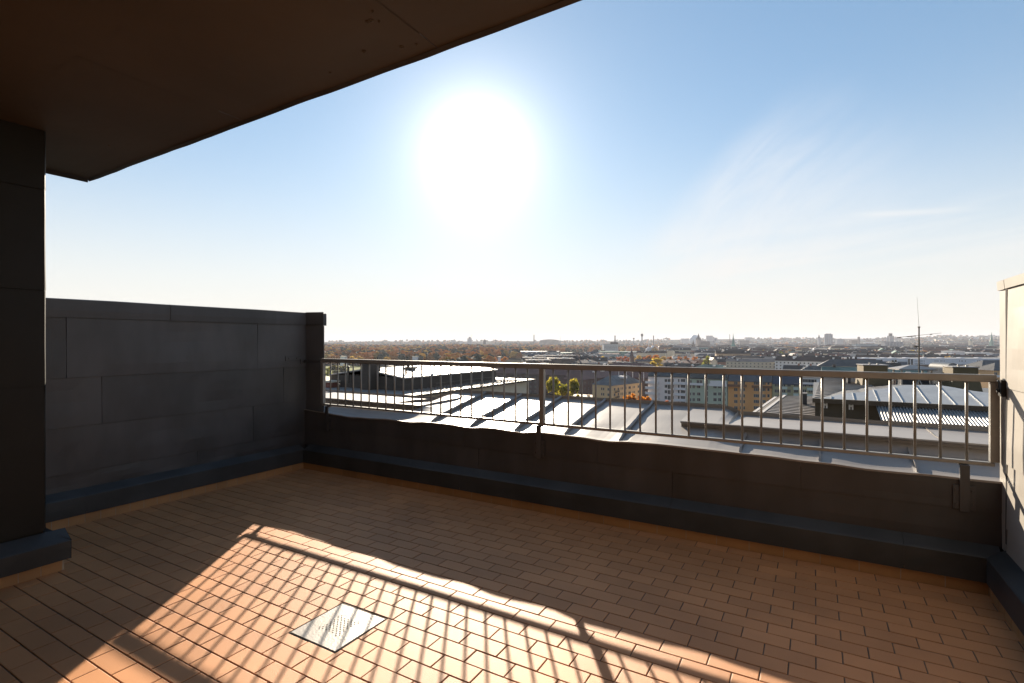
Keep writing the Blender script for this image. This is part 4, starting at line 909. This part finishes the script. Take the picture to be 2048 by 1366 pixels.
while Y < 5600:
    step = Y*.052+9; px = 1040+R.uniform(0, 20) if Y > 440 else 1660
    while px < 2030:
        L_ = R.uniform(22, 60); w = L_; pw = w*F/Y
        c_ = px+pw/2; YY = Y+R.uniform(-.3, .3)*step
        skip = False
        if c_ < 1330 and (YY < 480 or YY > 1250): skip = True
        if 1080 < c_ < 1300 and 700 < YY < 900 and R.random() < .5: skip = True
        if c_ < 1545 and YY < 520: skip = True
        if 1545 < c_ < 1665 and YY < 330: skip = True
        if c_ > 1660 and 575 < YY < 700: skip = True
        if c_ > 1790 and YY < 600: skip = True
        if 1205 < c_ < 1400 and 790 < YY < 900: skip = True
        if nz3(c_*.02, math.log(YY)*7, 1) > .25 and 1150 < YY < 2300: skip = True
        if YY > 2600 and R.random() < .35: skip = True
        if YY > 2300 and c_ < 1340: skip = True
        if 480 < YY < 700 and 1290 < c_ < 1330: skip = True
        if not skip: cand.append((YY, c_, w))
        px += pw*R.uniform(1.02, 1.35)
    Y += step
cand.sort()
NIND = 265
for i, (YY, px, w) in enumerate(cand):
    x, y = xy(px, YY); g = gz(x, y); far_ = YY > 1500
    d = R.uniform(11, 16); h = R.uniform(13, 21) if px < 1760 or YY > 900 else R.uniform(12, 18); rise = R.uniform(2.5, 5.5); rot = R.choice([0, 0, 0, pi/2, .35, -.3])+R.gauss(0, .04)
    if px < 1290: h = R.uniform(9, 15)
    if 1190 < px < 1420 and YY < 1000: h = R.uniform(8, 12); rise = R.uniform(2, 4)
    if 1400 <= px < 1500 and YY < 800: h = R.uniform(11, 15)
    wi = R.choices(range(5), (4, 3, 3, 3, 2 if not far_ else 3))[0]; ri = R.choices(range(5), (5, 3.5, 2.2, 3, .7))[0]; hip = R.random() < .5
    M, A, B, K = blockmesh(None, x, y, g, w, d, h, rise, rot, hip, wi, ri, R.randint(1, 4) if YY < 1300 else (1 if R.random() < .12 else 0), R)
    if i < NIND:
        ar = next(a for lim, a in AREA if px < lim)
        T = thing('town_house', '%s block with %s %s roof %s' % (WALLS[wi][0], ROOFS[ri][0], 'hipped' if hip else 'gabled', ar), 'building', (x, y, g), rot, 'town blocks '+ar)
        A.build('wall', MW[wi], T, (0, 0, 0)); B.build('roof', MR[ri], T, (0, 0, 0))
        if K.v: K.build('roof_light', M_white, T, (0, 0, 0))
        if YY < 900:
            Q = MB()
            for k in range(R.randint(1, 3)): X = R.uniform(-w*.4, w*.4); Q.box((X, -.7, h+rise*.6), (X+1.6, .7, h+rise+1.6))
            Q.build('chimney', R.choice([MW[3], MR[0]]), T, (0, 0, 0))
            if YY < 560:
                for zz in range(min(3, int(h/3)-1)):
                    for k in range(int(w/3.6)):
                        o = bpy.data.objects.new('window', winmesh(1.3, 1.5, 2)); S.collection.objects.link(o); o.parent = T; o.location = (-w/2+1.8+k*3.6, -d/2, h-1.8-zz*3)
    else:
        far.raw([M @ Vector(v) for v in A.v], A.f, wi); far.raw([M @ Vector(v) for v in B.v], B.f, 5+ri)
        if K.v: far.raw([M @ Vector(v) for v in K.v], K.f, 10)
tag(far.build('distant_town', MW+MR+[M_white]), 'mass of small far-off town buildings under the right-hand horizon', 'buildings', None, 'stuff')
# ---------------------------------------------------------------- landmarks
M_hzw = mat('far_grey_render', (0.33, 0.33, 0.35), .8, 0, .08, .02); M_hzd = mat('far_dark_stone', (0.085, 0.07, 0.065), .8, 0, .1, .05); M_cop = mat('verdigris_copper', (0.10, 0.22, 0.19), .6, 0, .15, .1)
def lm(name, lab, cat, px, pyt, Y, base=None):
    x, y = xy(px, Y); zt = CH-(pyt-683)*Y/F; g = gz(x, y) if base is None else base
    return thing(name, lab, cat, (x, y, g), TH), zt-g, Y/F
def block(lab, p0, p1, pyt, Y, mw, mr=None, dep=None, name='tower_block', cat='building', bands=0, top=None):
    T, h, u = lm(name, lab, cat, (p0+p1)/2, pyt, Y); w = (p1-p0)*u; dep = dep or min(w, 30)
    mb = MB(); mb.box((-w/2, -dep/2, -5), (w/2, dep/2, h)); mb.build('wall', mw, T, (0, 0, 0))
    mb = MB(); mb.box((-w/2-.5, -dep/2-.5, h+.05), (w/2+.5, dep/2+.5, h+1.0)); mb.build('roof', mr or M_rdark, T, (0, 0, 0))
    for k in range(bands):
        mb = MB(); z = h-2.6-k*3.9; mb.box((-w/2*.94, -dep/2-.15, z-.9), (w/2*.94, -dep/2+.2, z+.9)); mb.build('window_band', M_hzd, T, (0, 0, 0))
    if top:
        a, b, hh = top; mb = MB(); mb.box((-w/2+a*w, -dep*.3, h+1.05), (-w/2+b*w, dep*.3, h+1.05+hh*u)); mb.build('roof_plant', M_hzd, T, (0, 0, 0))
    return T
def chimney(lab, px, pyt, Y, r, m, cap=0, name='factory_chimney', cat='chimney'):
    T, h, u = lm(name, lab, cat, px, pyt, Y); mb = MB(); mb.tube((0, 0, -5), (0, 0, h), r*1.15, r, 10); mb.build('shaft', m, T, (0, 0, 0))
    if cap: mb = MB(); mb.tube((0, 0, h-cap*2), (0, 0, h+1), r*1.9, r*1.9, 10); mb.build('head', M_hzd, T, (0, 0, 0))
    return T
def spire(lab, px, pyt, pyb, Y, w, m, tower=None, n=8, name='church_spire', cat='church'):
    T, h, u = lm(name, lab, cat, px, pyt, Y); hb = h-(pyb-pyt)*u
    mb = MB(); mb.lathe((0, 0, hb+.02), [(w*.62, 0), (w*.42, (h-hb)*.18), (w*.10, (h-hb)*.8), (.25, h-hb)], n); mb.build('spire', m, T, (0, 0, 0))
    mb = MB(); mb.box((-w/2, -w/2, -5), (w/2, w/2, hb)); mb.build('tower', tower or M_hzd, T, (0, 0, 0)); 
    return T, hb, u
block('grey slab tower on the left skyline with a small mast', 904, 910.5, 680.5, 5200, M_hzw)
block('low grey block right of the left skyline slab tower', 919, 925, 682, 5200, M_hzw)
T = block('stepped tower block under construction on the left skyline', 935, 943.5, 677, 4800, M_hzw, top=(.3, .75, 3))
mb = MB(); u = 4800/F; h_ = CH-(670-683)*u-T.location.z; mb.tube((4*u, 0, 0), (4*u, 0, h_), .9, n=4); mb.tube((.8*u, 0, h_-1), (8*u, 0, h_), .7, n=4); o = mb.build('tower_crane', mat('crane_yellow', (.5, .38, .1), .6), None, tuple(T.location)); o.rotation_euler = (0, 0, TH); tag(o, 'small tower crane over the stepped tower on the left skyline', 'crane')
T = block('brown brick tower with rounded top on the skyline among trees', 966.5, 972, 680.5, 3600, M_hzd, top=(.2, .8, 1.2))
T = chimney('mushroom-shaped water tower with a whip on the skyline', 992, 680.5, 4600, 5, M_hzd, 3, 'water_tower', 'water tower')
chimney('plain dark factory chimney, leftmost on the skyline', 1068, 669.5, 3900, 3.4, M_hzd)
chimney('thin pale mast right beside the ski hill', 1120.5, 672, 4300, 1.4, M_hzw, 0, 'radio_mast', 'mast')
chimney('thick dark chimney rising behind the white office tower', 1230, 671, 3400, 4.0, M_hzd)
chimney('pale tower with dark cap left of the drop tower', 1267.5, 676, 3300, 3.0, M_hzw, 3, 'ride_tower', 'tower')
T = chimney('tall drop tower with dark head and aerial, right of the white office tower', 1284, 668, 2900, 3.4, M_hzw, 7, 'ride_tower', 'tower')
mb = MB(); mb.tube((0, 0, 0), (0, 0, 10*2900/F), .5, n=4); h_ = CH-(668-683)*2900/F-T.location.z; mb.build('aerial', M_hzw, T, (0, 0, h_))
chimney('dark striped chimney top above the white ships', 1307, 671, 3700, 3.6, M_hzd)
chimney('slim chimney on the skyline left of the thin church spire', 1459.5, 668.5, 5200, 3.2, M_hzd)
# ski hill
x, y = xy(1099, 4700); mb = MB(); n = 24; u = 4700/F
for pr in [[(21*u, -30), (18*u, (683-680.5)*u+1), (10*u, (683-678.9)*u), (4*u, (683-678.4)*u), (0.1, (683-678.4)*u)]]: mb.lathe((0, 0, 0), pr, n)
o = mb.build('hill', M_ground, None, (x, y, 0)); o.scale = (1.15, .8, 1); tag(o, 'flat-topped ski hill on the horizon', None, kind='structure')
block('white office tower with dark window bands and dark roof box', 1206, 1235, 688.5, 1650, M_white, bands=5, top=(.5, 1.0, 3.4), name='office_tower', dep=22)
block('tan end wing attached left of the white office tower', 1203, 1206, 690, 1700, MW[2], name='office_tower')
for a in ((997, 1118, 703.2, 1350, 'long pale grey shed with a bright roof edge left of centre'), (862, 875, 689.8, 2900, 'white shed in the hills at far left, left of two'), (848, 860, 690.5, 3000, 'white shed in the hills at far left, beside a similar one'), (800, 826, 693.4, 2600, 'long low white shed in front of the far left hills')):
    block(a[4], a[0], a[1], a[2], a[3], M_hzw, M_white, 30, 'shed')
for a in ((893, 905, 714.7, 850, 'white house with dark gable end under the woods, left of centre'), (996, 1001.5, 714.5, 860, 'narrow white tower house between two orange trees'), (884, 893, 710.5, 1000, 'pale roofed house half hidden in the woods left of centre'), (940, 950, 711, 960, 'pale house at the wood edge beside the bright orange tree'), (912, 930, 717, 840, 'low grey-roofed house between the white house and the orange tree'), (683, 692, 713.5, 840, 'small pale house by the meadow edge at far left'), (826, 836, 713.5, 860, 'pale gabled house at the wood edge at left')):
    block(a[4], a[0], a[1], a[2], a[3], M_white, MW[0], 12, 'house')
# dark sawtooth sheds with skylights
for k, (p0, p1, pyt, Y) in enumerate(((1046, 1092, 716, 720), (1070, 1118, 712, 800), (1100, 1150, 711.5, 860), (1052, 1100, 721, 610), (1100, 1146, 718, 650))):
    T = block('dark shed roof dotted with bright rooflights, %s' % ('nearest the bright attic roof at left', 'in the second row back', 'furthest back under the pale shed', 'closest to the handrail, left one', 'closest to the handrail, right one')[k], p0, p1, pyt, Y, M_hzd, mat('shed_felt', (.035, .033, .045), .9, spec=.05), 45, 'shed')
    h_ = CH-(pyt-683)*Y/F-T.location.z; w = (p1-p0)*Y/F
    for j in range(9):
        mb = MB(); X = random.uniform(-w*.45, w*.45); Yk = random.uniform(-20, 20); mb.box((X, Yk, h_+1.05), (X+2.6, Yk+1.4, h_+1.9)); mb.build('rooflight', M_white, T, (0, 0, 0))
for k, (p0, p1, pyt, Y) in enumerate(((1200, 1232, 703.5, 1180), (1236, 1275, 703.8, 1200), (1122, 1146, 706, 1150))):
    block(('copper green hall roof in front of the white office tower', 'copper green hall roof left of the slim dark spire', 'teal roofed hall right of the pale shed')[k], p0, p1, pyt, Y, M_cop, M_cop, 30, 'hall')
block('long dark shed in front of the white ships', 1272, 1425, 703.5, 1500, M_hzd, M_rdark, 30, 'shed'); block('dark quay shed with white gable left of the dark church', 1340, 1400, 697.5, 1800, M_hzd, mat('dk_red', (.12, .05, .04), .7), 30, 'shed')
for k, (p0, p1, pyt) in enumerate(((1343, 1362, 704.2), (1393, 1410, 704.5), (1444, 1461, 704))): block('small white block standing on the dark sheds, %s' % ('left of the dark church', 'right of the dark church', 'left of the thin church spire')[k], p0, p1, pyt, 1450, M_hzw, M_hzw, 14, 'house')
# ferries
def ferry(px, Y, L_, lab, flip=1):
    x, y = xy(px, Y); T = thing('ferry', lab, 'ferry', (x, y, GZ-2), TH, 'moored white ferries'); mh = mat('ship_white', (.72, .74, .78), .5)
    mb = MB(); mb.extr([(-L_/2, -10, 0), (-L_/2+4*flip, -10, 11), (L_/2, -10, 11), (L_/2-6, -10, 0)], (0, 20, 0)); mb.build('hull', mh, T, (0, 0, 0))
    for i, (a, b) in enumerate(((-.42, .46), (-.38, .42), (-.30, .30))):
        mb = MB(); mb.box((a*L_, -8.5+i, 11.05+i*3.2), (b*L_, 8.5-i, 14+i*3.2)); mb.build('deck', mh, T, (0, 0, 0))
        mb = MB(); mb.box((a*L_+2, -8.6+i, 12+i*3.2), (b*L_-2, -8.4+i, 13+i*3.2)); mb.build('window_band', M_glass, T, (0, 0, 0))
    mb = MB(); mb.extr([(-4, -3, 20.7), (-2, -3, 27), (4, -3, 27), (6, -3, 20.7)], (0, 6, 0)); mb.build('funnel', mh, T, (0, 0, 0))
    mb = MB(); mb.tube((-L_*.25, 0, 20), (-L_*.25, 0, 31), .5, n=5); mb.build('mast', mh, T, (0, 0, 0))
ferry(1305, 1950, 60, 'white ferry with funnel, left one of two moored behind the dark sheds'); ferry(1336, 2000, 72, 'longer white ferry, right one of two moored behind the dark sheds')
# globe arena
x, y = xy(1389, 4300); T = thing('globe_arena', 'pale spherical arena dome on the skyline behind the pointed church', 'arena', (x, y, 0)); u = 4300/F; r = 10*u; zc = CH-(669.8-683)*u-r
mb = MB(); mb.lathe((0, 0, zc), [(r*sin(pi*k/16), -r*cos(pi*k/16)) for k in range(1, 17)], 28); mb.build('dome', mat('dome_white', (.55, .58, .62), .5), T, (0, 0, 0), True)
mb = MB(); mb.lathe((0, 0, -50), [(r*.8, 0), (r*.8, 50+zc-r*.6)], 24); mb.build('base', M_hzw, T, (0, 0, 0))
def church(lab, px, pyt, pyb, Y, w, m, mt, nave=True):
    T, hb, u = spire(lab, px, pyt, pyb, Y, w, m, mt)
    if nave:
        mb = MB(); n_ = w*2.2; mb.box((w/2, -w*.6, -5), (w/2+n_, w*.6, hb*.5)); mb.build('nave', mt, T, (0, 0, 0))
        mb = MB(); mb.extr([(w/2, -w*.7, hb*.5), (w/2, 0, hb*.5+w*.8), (w/2, w*.7, hb*.5)], (n_+1, 0, 0)); mb.build('nave_roof', m, T, (0, 0, 0))
    for q in (-1, 1):
        for s_ in (-1, 1): mb = MB(); mb.lathe((q*w*.42, s_*w*.42, hb+.05), [(w*.09, 0), (w*.09, w*.25), (.1, w*.7)], 5); mb.build('pinnacle', m, T, (0, 0, 0))
    return T
church('grey stone church with a broad pointed spire in front of the globe dome', 1397, 666.5, 679, 2600, 20, M_hzd, mat('grey_stone', (.24, .20, .18), .8))
church('dark church with a sharp black spire left of the grey stone church', 1386.5, 679, 692, 1750, 9, M_hzd, M_hzd)
church('church with a needle-thin spire on a pale stone tower, right of the skyline towers', 1466.5, 667, 693, 1500, 10, M_cop, mat('pale_stone', (.36, .30, .24), .8), False)
spire('slim dark church spire standing above the tree row just over the handrail', 1263.5, 697, 713, 700, 5.5, mat('spire_brown', (.10, .06, .05), .8), mat('spire_brick', (.14, .08, .06), .8))
spire('small domed church spire on the right skyline beside the round tower block', 1638, 668.5, 676, 3300, 14, M_hzd, M_hzw)
spire('green copper spire at the far right beside the sunlit wall', 1983, 664, 683, 2100, 10, M_cop, M_cop)
spire('small yellow church tower under the far right horizon', 1941, 677, 681, 2300, 11, M_cop, MW[0])
spire('small dark spire with a white church gable right of the thin spire', 1500.5, 697, 701, 1350, 5, M_rb, MW[0])
for a in ((1413, 1424.5, 671.5, 4600, 'pale twin slab tower block on the skyline, right of the pointed church'), (1425, 1428, 674, 4500, 'thin low tower next to the pale twin slab'), (1429.5, 1434, 675.5, 4500, 'small round-topped tower right of the pale twin slab'), (1490.5, 1499, 675, 5000, 'grey slab block on the skyline right of the thin spire'), (1362, 1380, 677.3, 5000, 'long pale block on the ridge left of the globe dome'), (1478, 1497, 681, 3900, 'dark roofed long building below the grey slab block'), (1404, 1426, 683, 3300, 'long pale slate-roofed building right of the pointed church'), (1456, 1468, 681.5, 3700, 'dark roofed building behind the thin spire'), (1716, 1719, 674, 3500, 'brown brick tower with battlements on the right skyline'), (1672, 1684, 678, 3600, 'cream block right of the round tower block'), (1701, 1712, 680.5, 3400, 'low reddish building beside the brown brick tower')):
    block(a[4], a[0], a[1], a[2], a[3], M_hzd if ('brown' in a[4] or 'dark' in a[4] or 'reddish' in a[4]) else M_hzw, None, None)
T, h, u = lm('round_tower_block', 'blue-grey round tower block on the right skyline', 'tower block', 1656.5, 668.5, 3300)
mb = MB(); mb.tube((0, 0, -5), (0, 0, h), 7.2*u, n=20); mb.build('wall', mat('bluegrey_render', (.25, .28, .33), .7), T, (0, 0, 0)); mb = MB(); mb.tube((0, 0, h+.05), (0, 0, h+4), 5*u, n=16); mb.build('roof', M_hzd, T, (0, 0, 0))
for k in range(8):
    a = pi+k*pi/7; mb = MB(); mb.box((7.2*u*cos(a)-.8, 7.2*u*sin(a)-.8, 0), (7.2*u*cos(a)+.8, 7.2*u*sin(a)+.8, h-.5)); mb.build('rib', M_hzd, T, (0, 0, 0))
block('stepped grey tower with a round lantern on the right skyline', 1777, 1785, 672, 3100, M_hzw, top=(.25, .75, 5)); block('short square turret left of the stepped grey tower', 1773, 1775.5, 675.5, 3100, M_hzw)
T = block('row of tall pale grey silos below the stepped tower', 1766, 1802, 683.5, 1900, M_hzw, M_hzw, 20, 'silo_block')
for k in range(6): mb = MB(); u = 1900/F; h_ = CH+(-.5)*u-T.location.z; mb.tube((-15*u+k*6*u, -10, -3), (-15*u+k*6*u, -10, h_-1), 2.8*u, n=10); mb.build('silo', M_hzw, T, (0, 0, 0))
block('long blue-grey mill building with a slanted roof, left of the silos', 1708, 1751, 688.5, 1950, mat('bluegrey_wall', (.16, .21, .26), .7), mat('bluegrey_roof', (.10, .17, .20), .6), 24, 'mill')
T, h, u = lm('hall', 'white oblong hall with rounded end in the middle of the right-hand town', 'hall', 1645, 697.5, 1500); mb = MB(); w = 16*u
mb.box((-w, -12, -3), (w, 12, h-2)); mb.build('wall', mat('hall_white', (.62, .66, .70), .6), T, (0, 0, 0)); mb = MB(); mb.lathe((-w, 0, 0), [(12, -3), (12, h-2)], 14); mb.build('rounded_end', mat('hall_white', (0, 0, 0)), T, (0, 0, 0)); mb = MB(); mb.box((-w, -12.5, h-1.98), (w+1, 12.5, h-.5)); mb.build('roof', M_white, T, (0, 0, 0))
for p0, p1, pyt, Y, lab in ((1893, 1918, 703, 900, 'pinkish white hall with a rounded roof above the long white block'), (1914, 1948, 705.5, 920, 'long bright white hall beside the pinkish one'), (1880, 1897, 708, 870, 'cream church-like hall left of the pinkish white hall'), (1948, 1975, 706.5, 930, 'pale hall ending the white hall row near the right wall')):
    block(lab, p0, p1, pyt, Y, MW[4], M_white, 22, 'hall')
# gabled houses near px 1540..1610
for px, w, pyt, Y, lab in ((1552, 9, 706, 880, 'pale gabled house left of the tall green tree'), (1590, 10, 707, 860, 'tan gabled house with a steep point right of the tall green tree'), (1536, 6, 709, 870, 'narrow pale house with a tall chimney'), (1428, 8, 716, 640, 'white gabled house right of the tall yellow-green tree'), (1575, 10, 711, 800, 'low tan house beside the steep gable')):
    T, h, u = lm('gabled_house', lab, 'house', px, pyt, Y); W_ = w*u; mb = MB(); mb.extr([(-W_/2, 0, -3), (W_/2, 0, -3), (W_/2, 0, h-W_*.5), (0, 0, h-.3), (-W_/2, 0, h-W_*.5)], (0, 14, 0)); mb.build('wall', MW[0], T, (0, 0, 0))
    mb = MB()
    for s_ in (-1, 1): mb.extr([(0, -.5, h), (s_*(W_/2+.6), -.5, h-W_*.5-.6), (s_*(W_/2+.6), -.5, h-W_*.5-.2), (0, -.5, h+.4)], (0, 15, 0))
    mb.build('roof', MR[1], T, (0, 0, 0))
# long white block with punched windows, brown base, dark round hall
Yw = 640
def wx(px): return (px-1024)*Yw/F
p = xy(1680, Yw); T = thing('long_white_block', 'very long white block with small paired windows and a brown lower part, right of centre', 'building', (*xy(1840, Yw), GZ), TH); u = Yw/F
X = lambda px: (px-1840)*u; Z = lambda py: CH-(py-683)*u-GZ
M_lw = mat('long_block_white', (0.60, 0.61, 0.66), .7, 0, .03, .05)
mb = MB(); mb.box((X(1683), 0, Z(726)), (X(1800), 14, Z(716.5))); mb.box((X(1800), -.3, Z(729)), (X(2080), 14.3, Z(716.8))); mb.build('upper_wall', M_lw, T, (0, 0, 0))
mb = MB(); mb.box((X(1800)+.3, -.1, -1), (X(2080), 14, Z(729.1))); mb.box((X(1683)+.3, .3, -1), (X(1800), 13.9, Z(726.1))); mb.build('lower_wall', mat('brown_plinth_wall', (.11, .07, .06), .8), T, (0, 0, 0))
mb = MB()
for q in (1705, 1716, 1733, 1770, 1787, 1815, 1850, 1885, 1925, 1960): mb.box((X(q), 3, Z(716.6)), (X(q+8), 9, Z(715.2)))
mb.build('roof_plant', M_lw, T, (0, 0, 0))
mb = MB(); mb.box((X(1683)-.3, .2, Z(716.55)), (X(1800), 14.5, Z(716.2))); mb.box((X(1801), -.6, Z(716.75)), (X(2080), 14.6, Z(716.35))); mb.build('roof_edge', M_white, T, (0, 0, 0))
for g0 in (1829, 1869, 1918, 1954, 1992):
    for i, o_ in enumerate((0, 3.5, 6, 11.5, 14, 18)):
        for py in (722, 726.5):
            if g0 == 1918 and (py > 725 or i > 3): continue
            mb = MB(); mb.box((X(g0+o_), -.36, Z(py+1)), (X(g0+o_+1.5), -.2, Z(py-1))); mb.build('window', M_glass, T, (0, 0, 0))
for q in (1815.5, 1821.5): mb = MB(); mb.box((X(q), -.5, Z(731)), (X(q+4), -.2, Z(718))); mb.build('stair_window', M_glass, T, (0, 0, 0))
x, y = xy(1906, 560); T = thing('round_hall', 'dark blue-grey round-ended hall below the long white block', 'hall', (x, y, GZ), TH); u5 = 560/F; r = 12*u5
mb = MB(); n = 18; mb.extr([(r*cos(pi*i/n), 0, CH-(738-683)*u5-GZ+r*sin(pi*i/n)) for i in range(n+1)]+[(-r, 0, -1), (r, 0, -1)], (0, 25, 0)); mb.build('hall_body', mat('dark_blue_sheet', (.035, .05, .065), .5), T, (0, 0, 0))
# beige balcony flats far right
for px, pyt, Y, w, lab in ((1973, 733, 300, 9, 'cream flats with stacked balconies beside the second brown chimney'), (1996, 741, 250, 8, 'orange-beige flats with stacked balconies nearest the right wall')):
    T, h, u = lm('balcony_flats', lab, 'apartment block', px, pyt, Y); W_ = 30; T.rotation_euler = (0, 0, TH)
    mb = MB(); mb.box((-w/2*u*2, 0, -1), (W_, 12, h)); mb.build('wall', mat('flats_%d' % px, (.52, .40, .26) if px < 1980 else (.58, .36, .18), .8), T, (0, 0, 0))
    mb = MB(); e = .6; a_ = -w/2*u*2; vs = [(a_-e, -e, h), (W_, -e, h), (W_, 12.6, h), (a_-e, 12.6, h), (a_+6, 6, h+3.5), (W_, 6, h+3.5)]; mb.raw(vs, [(3, 2, 1, 0), (0, 1, 5, 4), (1, 2, 5), (2, 3, 4, 5), (3, 0, 4)]); mb.build('roof', M_rdark, T, (0, 0, 0))
    for k in range(5):
        mb = MB(); z = h-3.2-2.9*k; mb.box((a_-1.2, -1.2, z), (a_+3.2, -.0, z+.18)); mb.box((a_-1.2, -1.2, z+.18), (a_+3.2, -1.1, z+1.1)); mb.build('balcony', M_bw, T, (0, 0, 0))
        for q in (.8, 5, 8): win(T, winmesh(1.5, 1.4, 2), a_+q, z+1.6, 0)
# olive-brown roofs seen beside the chimneys
for px, pyt, Y, w, rot, lab in ((1790, 727, 330, 42, 0, 'large dark hipped roof over cream walls left of the ventilator'), (1700, 741, 330, 30, 0, 'dark roofed tan block behind the upper tiled roof')):
    p = at(px, pyt+8, Y); T, h = oblong('apartment_block', lab, 'apartment block', px, pyt+8, Y, rot, w, 14, p.z, MW[2] if px < 1720 else MW[0], M_rdark, 4.5, wrows=[p.z-2.2-2.9*k for k in range(3)], wl=[(3+5*i, 2) for i in range(int(w/5)-1)], wr=[(3, 2), (8, 2)])
# ---------------------------------------------------------------- haze
hm = bpy.data.materials.new('haze_air'); hm.use_nodes = True; N = hm.node_tree.nodes; N.clear(); o_ = N.new('ShaderNodeOutputMaterial'); v_ = N.new('ShaderNodeVolumePrincipled')
v_.inputs['Density'].default_value = 7.2e-5; v_.inputs['Color'].default_value = (0.80, 0.83, 0.92, 1); v_.inputs['Anisotropy'].default_value = 0.1
hm.node_tree.links.new(v_.outputs[0], o_.inputs['Volume'])
mb = MB(); mb.box((-14000, -1000, GZ-1.6), (14000, 16000, 125)); o = mb.build('haze', hm); tag(o, 'thin pale haze over the far town', None, kind='stuff')
